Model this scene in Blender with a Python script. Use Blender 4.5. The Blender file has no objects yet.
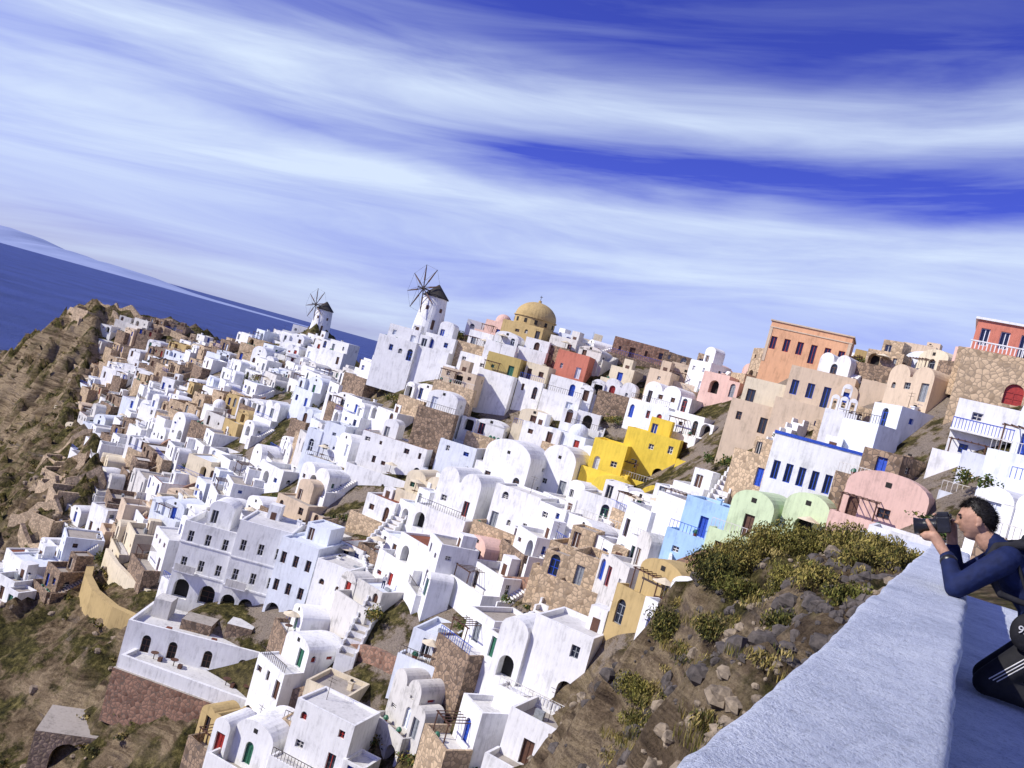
import bpy, math, random, numpy as np
from mathutils import Vector, Matrix, noise as mnoise
random.seed(7); rng=np.random.default_rng(7)
ZC=100.0
scene=bpy.context.scene
R=math.radians
# ------------------------------------------------------------------ materials
def nt(name):
    m=bpy.data.materials.new(name); m.use_nodes=True
    t=m.node_tree; b=t.nodes['Principled BSDF']; return m,t,b
def nd(t,typ,**k):
    n=t.nodes.new(typ)
    for a,v in k.items():
        if a.startswith('i_'):
            key=a[2:]; key=int(key) if key.isdigit() else key
            n.inputs[key].default_value=v
        else: setattr(n,a,v)
    return n
def ramp(t,fac,stops):
    r=t.nodes.new('ShaderNodeValToRGB'); e=r.color_ramp.elements
    while len(e)<len(stops): e.new(0.5)
    for i,(p,c) in enumerate(stops):
        e[i].position=p; e[i].color=(c[0],c[1],c[2],1) if not isinstance(c,(int,float)) else (c,c,c,1)
    t.links.new(fac,r.inputs[0]); return r
def mul(c,k): return tuple(min(1,x*k) for x in c)
MATS=[];MI={}
def reg(m): MI[m.name]=len(MATS); MATS.append(m); return m
def plaster(name,c,rough=.9,dirt=.72,dc=None,bump=.3):
    m,t,b=nt(name); geo=nd(t,'ShaderNodeNewGeometry')
    n=nd(t,'ShaderNodeTexNoise',i_Scale=.5,i_Detail=5.,i_Roughness=.7); t.links.new(geo.outputs['Position'],n.inputs['Vector'])
    mp=nd(t,'ShaderNodeMapping'); mp.inputs['Scale'].default_value=(2.6,2.6,.4)
    t.links.new(geo.outputs['Position'],mp.inputs[0])
    n2=nd(t,'ShaderNodeTexNoise',i_Scale=1.2,i_Detail=5.,i_Roughness=.7); t.links.new(mp.outputs[0],n2.inputs['Vector'])
    mx=nd(t,'ShaderNodeMath',operation='MULTIPLY'); t.links.new(n.outputs[0],mx.inputs[0]); t.links.new(n2.outputs[0],mx.inputs[1])
    d=dc or mul(c,dirt)
    r=ramp(t,mx.outputs[0],[(.14,d),(.23,mul(c,.94)),(.36,mul(c,1.03))])
    t.links.new(r.outputs[0],b.inputs['Base Color']); b.inputs['Roughness'].default_value=rough; b.inputs['Specular IOR Level'].default_value=.2
    bp=nd(t,'ShaderNodeBump',i_Strength=bump,i_Distance=.12); t.links.new(n2.outputs[0],bp.inputs['Height']); t.links.new(bp.outputs[0],b.inputs['Normal'])
    return reg(m)
def stone(name,c1,c2,mortar,scale=2.2):
    m,t,b=nt(name); geo=nd(t,'ShaderNodeNewGeometry')
    v=nd(t,'ShaderNodeTexVoronoi',i_Scale=scale); v.feature='F1'
    v2=nd(t,'ShaderNodeTexVoronoi',i_Scale=scale); v2.feature='DISTANCE_TO_EDGE'
    n=nd(t,'ShaderNodeTexNoise',i_Scale=.5,i_Detail=5.)
    for q in (v,v2,n): t.links.new(geo.outputs['Position'],q.inputs['Vector'])
    sp=nd(t,'ShaderNodeSeparateColor'); t.links.new(v.outputs['Color'],sp.inputs[0])
    ad=nd(t,'ShaderNodeMath',operation='ADD'); t.links.new(sp.outputs[0],ad.inputs[0]); t.links.new(n.outputs[0],ad.inputs[1])
    r=ramp(t,ad.outputs[0],[(.3,c1),(.95,c2),(1.,mul(c2,1.2))])
    rm=ramp(t,v2.outputs[0],[(.03,1.),(.09,0.)])
    mix=nd(t,'ShaderNodeMixRGB'); t.links.new(rm.outputs[0],mix.inputs[0]); t.links.new(r.outputs[0],mix.inputs[1]); mix.inputs[2].default_value=(*mortar,1)
    t.links.new(mix.outputs[0],b.inputs['Base Color']); b.inputs['Roughness'].default_value=.95
    bp=nd(t,'ShaderNodeBump',i_Strength=.7,i_Distance=.1); t.links.new(v2.outputs[0],bp.inputs['Height']); t.links.new(bp.outputs[0],b.inputs['Normal'])
    return reg(m)
def simple(name,c,rough=.6,spec=.5,var=.25,scale=6.):
    m,t,b=nt(name); geo=nd(t,'ShaderNodeNewGeometry')
    n=nd(t,'ShaderNodeTexNoise',i_Scale=scale,i_Detail=3.); t.links.new(geo.outputs['Position'],n.inputs['Vector'])
    r=ramp(t,n.outputs[0],[(.3,mul(c,1-var)),(.7,mul(c,1+var))]); t.links.new(r.outputs[0],b.inputs['Base Color'])
    b.inputs['Roughness'].default_value=rough; b.inputs['Specular IOR Level'].default_value=spec
    return reg(m)
plaster('white',(.82,.82,.81),dirt=.70); plaster('white_cool',(.72,.76,.82),dirt=.76); plaster('white_worn',(.64,.62,.58),dirt=.58)
plaster('cream',(.72,.63,.46)); plaster('beige',(.64,.51,.37)); plaster('ochre',(.50,.37,.17)); plaster('mustard',(.48,.37,.14))
plaster('yellow',(.88,.66,.09),dirt=.8); plaster('coral',(.62,.22,.15)); plaster('orange',(.74,.42,.24)); plaster('pink',(.72,.49,.41))
plaster('green_pale',(.60,.72,.46)); plaster('blue_pale',(.38,.57,.82)); plaster('terracotta',(.24,.085,.05),dirt=.6)
plaster('floor',(.40,.36,.31),dirt=.62); plaster('floor_white',(.66,.65,.63),dirt=.68)
stone('stone_brown',(.07,.046,.03),(.27,.19,.125),(.12,.09,.07)); stone('stone_tan',(.25,.18,.11),(.48,.36,.23),(.30,.23,.155))
stone('stone_red',(.12,.055,.035),(.29,.165,.11),(.17,.12,.09))
stone('masonry_white',(.38,.34,.30),(.6,.56,.5),(.72,.7,.67),1.6)
simple('blue',(.02,.07,.42),.45); simple('wood',(.10,.045,.025),.6); simple('red',(.33,.03,.02),.5); simple('green',(.03,.14,.08),.5)
simple('grey_paint',(.24,.26,.28),.5); simple('glass',(.02,.025,.035),.12,.8); simple('dark',(.02,.018,.016),.9); simple('thatch',(.035,.032,.03),.95)
simple('pole',(.05,.035,.028),.8); simple('sky_blue_paint',(.10,.28,.62),.5)
# ------------------------------------------------------------------ mesh builder
class MB:
    def __init__(s): s.v=[];s.f=[];s.m=[]
    def q(s,pts,m):
        i=len(s.v)
        for p in pts: s.v.append((p[0],p[1],p[2]))
        s.f.append(tuple(range(i,i+len(pts)))); s.m.append(MI[m] if isinstance(m,str) else m)
    def box(s,x0,x1,y0,y1,z0,z1,m,top=None,bottom=False):
        s.q([(x0,y0,z0),(x1,y0,z0),(x1,y0,z1),(x0,y0,z1)],m); s.q([(x1,y1,z0),(x0,y1,z0),(x0,y1,z1),(x1,y1,z1)],m)
        s.q([(x1,y0,z0),(x1,y1,z0),(x1,y1,z1),(x1,y0,z1)],m); s.q([(x0,y1,z0),(x0,y0,z0),(x0,y0,z1),(x0,y1,z1)],m)
        s.q([(x0,y0,z1),(x1,y0,z1),(x1,y1,z1),(x0,y1,z1)],top or m)
        if bottom: s.q([(x0,y1,z0),(x1,y1,z0),(x1,y0,z0),(x0,y0,z0)],m)
    def rod(s,a,b,r0,r1,m,n=8):
        a=Vector(a);b=Vector(b);d=(b-a).normalized(); u=d.orthogonal().normalized(); w=d.cross(u)
        A=[a+(u*math.cos(t)+w*math.sin(t))*r0 for t in [2*math.pi*i/n for i in range(n)]]
        B=[b+(u*math.cos(t)+w*math.sin(t))*r1 for t in [2*math.pi*i/n for i in range(n)]]
        for i in range(n): s.q([A[i],A[(i+1)%n],B[(i+1)%n],B[i]],m)
        s.q(A[::-1],m); s.q(B,m)
    def dome(s,c,rx,ry,rz,m,n=20,k=7):
        rg=[[(c[0]+rx*math.cos(2*math.pi*i/n)*math.cos(.5*math.pi*j/k),c[1]+ry*math.sin(2*math.pi*i/n)*math.cos(.5*math.pi*j/k),c[2]+rz*math.sin(.5*math.pi*j/k)) for i in range(n)] for j in range(k+1)]
        for j in range(k):
            for i in range(n): s.q([rg[j][i],rg[j][(i+1)%n],rg[j+1][(i+1)%n],rg[j+1][i]],m)
    def obj(s,name,loc=(0,0,0),rot=0,smooth=False,parent=None):
        me=bpy.data.meshes.new(name); me.from_pydata(s.v,[],s.f)
        used=sorted(set(s.m)); mp={u:i for i,u in enumerate(used)}
        for u in used: me.materials.append(MATS[u])
        me.polygons.foreach_set('material_index',[mp[k] for k in s.m]); 
        if smooth: me.polygons.foreach_set('use_smooth',[True]*len(s.f))
        me.update(); o=bpy.data.objects.new(name,me); o.location=loc; o.rotation_euler=(0,0,rot)
        scene.collection.objects.link(o)
        if parent: o.parent=parent
        return o
def panel(mb,O,U,N,W,z0,z1,ops,m):
    O=Vector((O[0],O[1],0));U=Vector((U[0],U[1],0));N=Vector((N[0],N[1],0))
    P=lambda u,z,d=0.: O+U*u-N*d+Vector((0,0,z))
    xs={0.,W};zs={z0,z1};rects=[]
    for o in ops:
        u0,u1,a,b,arch=o[:5]; r=(u1-u0)/2 if arch else 0
        xs|={u0,u1}; zs|={a,b+r}; rects.append((u0,u1,a,b+r))
    xs=sorted(xs);zs=sorted(zs)
    for i in range(len(xs)-1):
        for j in range(len(zs)-1):
            cu=(xs[i]+xs[i+1])/2;cz=(zs[j]+zs[j+1])/2
            if any(r[0]<cu<r[1] and r[2]<cz<r[3] for r in rects): continue
            mb.q([P(xs[i],zs[j]),P(xs[i+1],zs[j]),P(xs[i+1],zs[j+1]),P(xs[i],zs[j+1])],m)
    for o in ops:
        u0,u1,a,b,arch,pm,fm=o[:7]; D=o[7] if len(o)>7 else .24
        mb.q([P(u0,a),P(u0,b),P(u0,b,D),P(u0,a,D)],m); mb.q([P(u1,a),P(u1,b),P(u1,b,D),P(u1,a,D)],m)
        mb.q([P(u0,a),P(u1,a),P(u1,a,D),P(u0,a,D)],m)
        if arch:
            r=(u1-u0)/2;c=(u0+u1)/2;n=8
            arc=[(c-r*math.cos(math.pi*k/n),b+r*math.sin(math.pi*k/n)) for k in range(n+1)]
            for k in range(n):
                p,q2=arc[k],arc[k+1]
                mb.q([P(*p),P(*q2),P(q2[0],b+r),P(p[0],b+r)],m); mb.q([P(*p),P(*q2),P(*q2,D),P(*p,D)],m)
            mb.q([P(u0,a,D),P(u1,a,D)]+[P(*p,D) for p in arc[::-1]],pm)
        else:
            mb.q([P(u0,b),P(u1,b),P(u1,b,D),P(u0,b,D)],m); mb.q([P(u0,a,D),P(u1,a,D),P(u1,b,D),P(u0,b,D)],pm)
        if fm:
            t=.08;d=D-.05;c=(u0+u1)/2
            bars=[(u0,u0+t,a,b),(u1-t,u1,a,b),(c-t/2,c+t/2,a+t,b-t),(u0+t,u1-t,b-t,b),(u0+t,u1-t,a,a+t)]
            if b-a<1.7: bars.append((u0+t,c-t/2,(a+b)/2-.04,(a+b)/2+.04)); bars.append((c+t/2,u1-t,(a+b)/2-.04,(a+b)/2+.04))
            for x0,x1,c0,c1 in bars: mb.q([P(x0,c0,d),P(x1,c0,d),P(x1,c1,d),P(x0,c1,d)],fm)
FR=['blue','wood','wood','grey_paint','blue','white_cool','red','green','wood','grey_paint']
def auto_ops(W,h,storeys,rs,door=True,frame=None,arch_p=.25,dens=.6,zb=0.):
    ops=[];sh=h/storeys
    fr=frame or rs.choice(FR)
    for s in range(storeys):
        n=max(1,int(W/rs.uniform(1.7,2.5))); sw=W/n
        dslot=rs.randrange(n) if (door and s==0) else -1
        for k in range(n):
            c=(k+.5)*sw+rs.uniform(-.2,.2)*min(1,sw/2); z0=zb+s*sh
            if k==dslot:
                ar=rs.random()<arch_p+.15; w=rs.uniform(.8,1.05) 
                if rs.random()<.16 and sw>1.9: ops.append((c-.75,c+.75,z0,z0+1.25,True,'dark',None,1.0)); continue
                ops.append((c-w/2,c+w/2,z0+.02,z0+1.95-(.3 if ar else 0),ar,fr if rs.random()<.7 else 'glass',fr))
            elif rs.random()<dens:
                w=rs.uniform(.45,.95);hh=rs.uniform(.5,1.15); z=z0+rs.uniform(.8,1.2)
                if sh<2.6: hh=min(hh,.7)
                ar=rs.random()<arch_p*.6
                if ar: hh*=.6
                ops.append((c-w/2,c+w/2,z,max(z+.3,min(z+hh,z0+sh-.5)),ar,'glass' if rs.random()<.75 else fr,fr if rs.random()<.6 else 'white_worn'))
    return ops
def flat_roof(mb,x0,x1,y0,y1,h,wall,top,ph=.4,t=.24,cap=None):
    zr=h-ph; mb.q([(x0+t,y0+t,zr),(x1-t,y0+t,zr),(x1-t,y1-t,zr),(x0+t,y1-t,zr)],top)
    I=[(x0+t,y0+t),(x1-t,y0+t),(x1-t,y1-t),(x0+t,y1-t)];Oo=[(x0,y0),(x1,y0),(x1,y1),(x0,y1)]
    for i in range(4):
        a,b=I[i],I[(i+1)%4]; c,d=Oo[i],Oo[(i+1)%4]
        mb.q([(*a,zr),(*b,zr),(*b,h),(*a,h)],wall); mb.q([(*c,h),(*d,h),(*b,h),(*a,h)],cap or wall)
def vault(mb,x0,x1,y0,y1,z,rise,m,n=12,gm=None,hip=False):
    c=(x0+x1)/2;r=(x1-x0)/2
    arc=[(c-r*math.cos(math.pi*k/n),z+rise*math.sin(math.pi*k/n)) for k in range(n+1)]
    if hip:
        ye=y1-r*.8; K=5; prev=[(p[0],ye,p[1]) for p in arc]
        for j in range(1,K+1):
            a=math.pi/2*j/K; cur=[(c+(p[0]-c)*math.cos(a),ye+r*.8*math.sin(a),z+(p[1]-z)*math.cos(a)) for p in arc]
            for k in range(n): mb.q([prev[k],prev[k+1],cur[k+1],cur[k]],m)
            prev=cur
        y1=ye
    for k in range(n):
        a,b=arc[k],arc[k+1]; mb.q([(a[0],y0,a[1]),(b[0],y0,b[1]),(b[0],y1,b[1]),(a[0],y1,a[1])],m)
    for y in ((y0,) if hip else (y0,y1)): mb.q([(p[0],y,p[1]) for p in arc],gm or m)
def body(mb,x0,x1,y0,y1,h,base,wall,rs,storeys=1,front=None,side=True,frame=None,dens=.6,arch_p=.25):
    w=x1-x0;d=y1-y0
    fo=front if front is not None else auto_ops(w,h,storeys,rs,True,frame,arch_p,dens)
    panel(mb,(x0,y0),(1,0),(0,-1),w,-base,h,fo,wall)
    so=lambda: auto_ops(d,h,storeys,rs,False,frame,arch_p,.4) if side else []
    panel(mb,(x1,y0),(0,1),(1,0),d,-base,h,so(),wall); panel(mb,(x0,y1),(0,-1),(-1,0),d,-base,h,so(),wall)
    mb.q([(x1,y1,-base),(x0,y1,-base),(x0,y1,h),(x1,y1,h)],wall)
def stairs(mb,x0,x1,y0,z0,y1,z1,m,base=3,top=None):
    n=max(2,int(abs(z1-z0)/.2)); 
    for i in range(n):
        a=y0+(y1-y0)*i/n; b=y0+(y1-y0)*(i+1)/n; z=z0+(z1-z0)*(i+1)/n
        mb.box(x0,x1,min(a,b),max(a,b),z0-base,z,m,top)
def chimney(mb,x,y,z,m,rs):
    hh=rs.uniform(.7,1.3); mb.box(x-.22,x+.22,y-.22,y+.22,z,z+hh,m); mb.box(x-.3,x+.3,y-.3,y+.3,z+hh,z+hh+.12,m,bottom=True); mb.box(x-.12,x+.12,y-.12,y+.12,z+hh+.12,z+hh+.3,'dark')
def terrace(mb,x0,x1,y0,y1,z,base,m,fl,ph=.8,t=.22,ops=None):
    if ops: panel(mb,(x0,y0),(1,0),(0,-1),x1-x0,-base,z+ph,ops,m)
    else: mb.q([(x0,y0,-base),(x1,y0,-base),(x1,y0,z+ph),(x0,y0,z+ph)],m)
    mb.q([(x1,y0,-base),(x1,y1,-base),(x1,y1,z+ph),(x1,y0,z+ph)],m); mb.q([(x0,y1,-base),(x0,y0,-base),(x0,y0,z+ph),(x0,y1,z+ph)],m)
    mb.q([(x0+t,y0+t,z),(x1-t,y0+t,z),(x1-t,y1,z),(x0+t,y1,z)],fl)
    mb.q([(x0+t,y0+t,z),(x1-t,y0+t,z),(x1-t,y0+t,z+ph),(x0+t,y0+t,z+ph)],m)
    mb.q([(x0+t,y0+t,z),(x0+t,y1,z),(x0+t,y1,z+ph),(x0+t,y0+t,z+ph)],m); mb.q([(x1-t,y0+t,z),(x1-t,y1,z),(x1-t,y1,z+ph),(x1-t,y0+t,z+ph)],m)
    mb.q([(x0,y0,z+ph),(x1,y0,z+ph),(x1-t,y0+t,z+ph),(x0+t,y0+t,z+ph)],m)
    mb.q([(x0,y0,z+ph),(x0+t,y0+t,z+ph),(x0+t,y1,z+ph),(x0,y1,z+ph)],m); mb.q([(x1,y0,z+ph),(x1-t,y0+t,z+ph),(x1-t,y1,z+ph),(x1,y1,z+ph)],m)
# ------------------------------------------------------------------ terrain
CP=[(-181,300,-51),(-164,290,-34),(-150,290,-19),(-120,285,-14),(-61,250,-2),(-19,160,3.5),(0,155,6.5),(21,150,9),(39,115,12),(47,85,14),
(21,115,-8),(31,80,-4.5),(-23,101,-35),(-30,97,-38),(-25,93,-40),(-14,98,-31),(-49,115,-46),(-39,95,-54),(11,72,-25),(-1,75,-36),(10,42,-17),(0,115,-19),
(-115,210,-57),(-133,250,-50),(-76,140,-55),(-69,190,-26),(-80,250,-11),(-34,150,-24),(-51,135,-40),(-19,85,-44),(28,125,3),(41,90,8),(40,70,5),(33,64,-1.5),
(21,72,-11),(10,90,-19),(-5,88,-28),(18,35,-4),(13,70,-20),(-62,120,-50),(-14,75,-41),(-7,75,-37),(4,78,-28),(9.5,60,-28),(14,68,-18),(19,68,-13),(22,45,-7),(36,60,1.5),
(22,60,-11),(25.5,60,-9),(28,66,-6.5),(24,67,-10),(26,52,-7.5),(18,58,-14),
(9.5,40,-11.5),(11.7,40,-8.3),(14,30,-5),(7.6,22,-8),(8.2,36,-15.5),(4,40,-29),(0,30,-34),(12,46,-14),(15,52,-17),(20,38,-5),
(-17,78,-46),(-35,92,-50),(-27,86,-49),(-18,72,-48),(-35,80,-56),(-54,105,-53),(-10,20,-36),(-30,40,-60),(-60,80,-65),(-100,120,-85),(-130,180,-90),(-170,240,-95),(-230,300,-102),(-190,340,-90),
(-150,340,-45),(-80,300,-32),(-40,230,-14),(0,210,-8),(35,190,-2),(60,150,6),(80,100,14),(100,60,14),(62,62,11),(60,85,15),
(0,400,-105),(-150,450,-125),(200,300,-60),(200,100,-5),(340,200,-70),(-300,100,-130),(-300,400,-130),(-430,-50,-140),(-430,580,-140),(340,580,-140),(340,-50,-30),(0,580,-130),(-100,0,-110),(-40,0,-70),
(3,3,-1.6),(6,6,-1.6),(10,0,-1.6),(20,10,-1.6),(28,25,-1.8),(8,10,-1.7),(14,18,-2.2),(40,20,1),(4.3,10,-6),(2,5.5,-6),(7,14.5,-5.5),(10,20,-5.6),(-1,2,-6),(-3,-3,-6),(2,-4,-1.6),(-4,6,-15),(2,12,-16),(5,24,-16),(5,30,-20),(2,18,-24),
(0,50,-36),(-8,60,-45),(4,64,-33),(-5,30,-42),
(-40,160,-22),(-20,125,-21),(15,95,-15)]
CP=np.array(CP,float); n=len(CP)
A=np.zeros((n+3,n+3)); dd=np.sqrt(((CP[:,None,:2]-CP[None,:,:2])**2).sum(-1)+1.0); A[:n,:n]=dd
A[:n,n]=1;A[:n,n+1:]=CP[:,:2];A[n,:n]=1;A[n+1:,:n]=CP[:,:2].T
co=np.linalg.solve(A,np.concatenate([CP[:,2],[0,0,0]]))
NCP=n
def Hb(x,y):
    x=np.asarray(x,float);y=np.asarray(y,float);out=co[NCP]+co[NCP+1]*x+co[NCP+2]*y
    for i in range(NCP): out=out+co[i]*np.sqrt((x-CP[i,0])**2+(y-CP[i,1])**2+1.0)
    return out
perm=rng.random((256,256))
def vn(x,y):
    xi=np.floor(x).astype(int);yi=np.floor(y).astype(int);fx=x-xi;fy=y-yi;fx=fx*fx*(3-2*fx);fy=fy*fy*(3-2*fy)
    g=lambda a,b: perm[a%256,b%256]
    return (g(xi,yi)*(1-fx)+g(xi+1,yi)*fx)*(1-fy)+(g(xi,yi+1)*(1-fx)+g(xi+1,yi+1)*fx)*fy
def fbm(x,y,o=5):
    s=0;a=.5
    for k in range(o): s=s+a*vn(x*2**k+17*k,y*2**k+9*k); a*=.5
    return s
TOWN=[(-74,116),(-56,116),(-49,123),(-40,113),(-36,98),(-25,90),(-15.5,80),(-15,72),(-10,70),(-6.5,75),(-1,77),(5,77),(6,70),(5.5,57),(14,60),(19,60),(22,54),(21,42),(30,45),(42,50),(64,60),(64,112),(46,132),(32,158),(5,168),(-40,190),(-72,268),(-128,292),(-140,280),(-120,236),(-86,185),(-68,152),(-80,135)]
def inpoly(x,y,P=TOWN):
    c=False;j=len(P)-1
    for i in range(len(P)):
        if (P[i][1]>y)!=(P[j][1]>y) and x<(P[j][0]-P[i][0])*(y-P[i][1])/(P[j][1]-P[i][1])+P[i][0]: c=not c
        j=i
    return c
def axis(seg):
    out=[]
    for a,b,s in seg: out+=list(np.arange(a,b,s))
    return np.array(out)
xs=axis([(-450,-200,10),(-200,-80,1.6),(-80,-5,.8),(-5,30,.45),(30,66,1.5),(66,360,9)]); ys=axis([(-60,0,3),(0,50,.45),(50,130,.8),(130,310,1.6),(310,610,10)])
X,Y=np.meshgrid(xs,ys); Zt=Hb(X,Y)
town=np.vectorize(lambda a,b: 1. if inpoly(a,b) else 0.)(X,Y)
tw=town.copy()
for _ in range(3):
    tw[1:-1,1:-1]=(tw[1:-1,1:-1]*2+tw[:-2,1:-1]+tw[2:,1:-1]+tw[1:-1,:-2]+tw[1:-1,2:])/6
gy,gx=np.gradient(Zt,ys,xs); sl=np.clip(np.sqrt(gx**2+gy**2),0,2)
dist=np.sqrt(X**2+Y**2)
rid=1-np.abs(fbm(X*.11,Y*.11+3)*2-1)*2
rid2=1-np.abs(fbm(X*.32+5,Y*.32+3)*2-1)*2
far=np.clip((-X-52)/20,0,1); calm=.30+.70*far
calm=np.where(Y<50,.75,calm)
amp=(1-tw)*(.3+sl*.9)*np.clip(dist/40,.15,2.4)*calm
zz=Zt+amp*(rid*2.0+rid2*1.3+(fbm(X*.6,Y*.6)-.5)*2.4)-(1-tw)*(1-far)*(Y>50)*1.0
def steps(z,s): 
    q=z/s; fl=np.floor(q); fr=q-fl; return (fl+np.clip((fr-.25)*2,0,1))*s
k_=np.clip((sl-.45)*2,0,1)*(1-tw)*np.clip(dist/60,0,1)*.8*np.where(far>.5,1,.45)
zz=zz*(1-k_)+k_*steps(zz+fbm(X*.05,Y*.05)*6,3.6)-k_*3.0
near=(dist<40)&(Zt>-4)
zz=np.where(near,np.minimum(zz,Zt+.15),zz)
v=np.stack([X.ravel(),Y.ravel(),zz.ravel()+ZC],1); ny,nx=X.shape
idx=np.arange(nx*ny).reshape(ny,nx); f=np.stack([idx[:-1,:-1],idx[:-1,1:],idx[1:,1:],idx[1:,:-1]],-1).reshape(-1,4)
me=bpy.data.meshes.new('terrain'); me.from_pydata(v.tolist(),[],f.tolist()); me.polygons.foreach_set('use_smooth',[True]*len(f))
at=me.attributes.new('town','FLOAT','POINT'); at.data.foreach_set('value',tw.ravel().astype(np.float32))
ter=bpy.data.objects.new('hillside_terrain',me); scene.collection.objects.link(ter)
m,t,b=nt('hillside'); geo=nd(t,'ShaderNodeNewGeometry'); L=t.links.new
nB=nd(t,'ShaderNodeTexNoise',i_Scale=1.1,i_Detail=8.,i_Roughness=.75); nC=nd(t,'ShaderNodeTexNoise',i_Scale=.16,i_Detail=8.,i_Roughness=.7); nD=nd(t,'ShaderNodeTexNoise',i_Scale=7.,i_Detail=6.,i_Roughness=.75)
mp=nd(t,'ShaderNodeMapping'); mp.inputs['Scale'].default_value=(.25,.25,2.0); L(geo.outputs['Position'],mp.inputs[0])
nS=nd(t,'ShaderNodeTexNoise',i_Scale=.35,i_Detail=7.,i_Distortion=.8,i_Roughness=.65); L(mp.outputs[0],nS.inputs['Vector'])
for q in (nB,nC,nD): L(geo.outputs['Position'],q.inputs['Vector'])
rock=ramp(t,nS.outputs[0],[(.34,(.07,.05,.035)),(.44,(.22,.16,.10)),(.54,(.44,.34,.21)),(.62,(.20,.15,.105)),(.7,(.34,.29,.24))])
soil=ramp(t,nB.outputs[0],[(.36,(.06,.043,.026)),(.5,(.20,.145,.085)),(.64,(.40,.31,.19))])
veg=ramp(t,nB.outputs[0],[(.38,(.02,.022,.010)),(.52,(.09,.082,.026)),(.66,(.26,.22,.08))])
sp=nd(t,'ShaderNodeSeparateXYZ'); L(geo.outputs['Normal'],sp.inputs[0])
sr=ramp(t,sp.outputs[2],[(.60,0.),(.82,1.)])
m1=nd(t,'ShaderNodeMixRGB'); L(sr.outputs[0],m1.inputs[0]); L(rock.outputs[0],m1.inputs[1]); L(soil.outputs[0],m1.inputs[2])
vr=ramp(t,nC.outputs[0],[(.47,0.),(.53,.95)]); vm=nd(t,'ShaderNodeMath',operation='MULTIPLY'); sr2=ramp(t,sp.outputs[2],[(.45,.1),(.7,1.)])
L(vr.outputs[0],vm.inputs[0]); L(sr2.outputs[0],vm.inputs[1])
m2=nd(t,'ShaderNodeMixRGB'); L(vm.outputs[0],m2.inputs[0]); L(m1.outputs[0],m2.inputs[1]); L(veg.outputs[0],m2.inputs[2])
att=nd(t,'ShaderNodeAttribute',attribute_name='town'); pr=ramp(t,nC.outputs[0],[(.46,.85),(.51,0.)]); pm=nd(t,'ShaderNodeMath',operation='MULTIPLY'); L(att.outputs['Fac'],pm.inputs[0]); L(pr.outputs[0],pm.inputs[1])
m3=nd(t,'ShaderNodeMixRGB'); L(pm.outputs[0],m3.inputs[0]); L(m2.outputs[0],m3.inputs[1]); m3.inputs[2].default_value=(.38,.32,.26,1)
fin_=ramp(t,nD.outputs[0],[(.36,(.45,.44,.43)),(.55,(1,1,1)),(.66,(1.,1.,1.))])
m4=nd(t,'ShaderNodeMixRGB',blend_type='MULTIPLY'); m4.inputs[0].default_value=.85; L(m3.outputs[0],m4.inputs[1]); L(fin_.outputs[0],m4.inputs[2])
L(m4.outputs[0],b.inputs['Base Color']); b.inputs['Roughness'].default_value=1.; b.inputs['Specular IOR Level'].default_value=.1
bp=nd(t,'ShaderNodeBump',i_Strength=1.,i_Distance=.7); ad=nd(t,'ShaderNodeMath',operation='ADD'); ad2=nd(t,'ShaderNodeMath',operation='MULTIPLY_ADD'); L(nB.outputs[0],ad.inputs[0]); L(nS.outputs[0],ad.inputs[1]); L(nD.outputs[0],ad2.inputs[0]); ad2.inputs[1].default_value=.3; L(ad.outputs[0],ad2.inputs[2]); L(ad2.outputs[0],bp.inputs['Height']); L(bp.outputs[0],b.inputs['Normal'])
me.materials.append(m)
Hs=lambda x,y: float(Hb(x,y))
def Hd(x,y):
    i=int(np.clip(np.searchsorted(xs,x)-1,0,nx-2)); j=int(np.clip(np.searchsorted(ys,y)-1,0,ny-2))
    fx=(x-xs[i])/(xs[i+1]-xs[i]);fy=(y-ys[j])/(ys[j+1]-ys[j])
    return float((zz[j,i]*(1-fx)+zz[j,i+1]*fx)*(1-fy)+(zz[j+1,i]*(1-fx)+zz[j+1,i+1]*fx)*fy)
def grad(x,y,e=4.):
    return Vector(((Hs(x+e,y)-Hs(x-e,y))/(2*e),(Hs(x,y+e)-Hs(x,y-e))/(2*e)))
face=lambda dx,dy: math.atan2(dy,dx)+math.pi/2
# ------------------------------------------------------------------ sea + far island
m,t,b=nt('sea_water'); geo=nd(t,'ShaderNodeNewGeometry')
nn=nd(t,'ShaderNodeTexNoise',i_Scale=.06,i_Detail=8.,i_Roughness=.75); t.links.new(geo.outputs['Position'],nn.inputs['Vector'])
n2=nd(t,'ShaderNodeTexNoise',i_Scale=.004,i_Detail=7.,i_Roughness=.7); t.links.new(geo.outputs['Position'],n2.inputs['Vector'])
r=ramp(t,n2.outputs[0],[(.35,(.012,.03,.15)),(.65,(.04,.07,.27))]); t.links.new(r.outputs[0],b.inputs['Base Color'])
b.inputs['Roughness'].default_value=.5; b.inputs['Specular IOR Level'].default_value=.3
bp=nd(t,'ShaderNodeBump',i_Strength=1.,i_Distance=5.); t.links.new(nn.outputs[0],bp.inputs['Height']); t.links.new(bp.outputs[0],b.inputs['Normal'])
me=bpy.data.meshes.new('sea'); S=60000; me.from_pydata([(-S,-S,0),(S,-S,0),(S,S,0),(-S,S,0)],[],[(0,1,2,3)]); me.materials.append(m)
scene.collection.objects.link(bpy.data.objects.new('sea',me))
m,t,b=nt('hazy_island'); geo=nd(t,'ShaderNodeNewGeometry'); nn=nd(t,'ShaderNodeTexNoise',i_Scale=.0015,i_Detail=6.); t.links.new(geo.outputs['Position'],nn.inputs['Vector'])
r=ramp(t,nn.outputs[0],[(.3,(.27,.33,.52)),(.7,(.33,.39,.59))]); t.links.new(r.outputs[0],b.inputs['Base Color']); b.inputs['Roughness'].default_value=1; b.inputs['Specular IOR Level'].default_value=0  # distance haze is painted into these pale blue base colours, no volume
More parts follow.
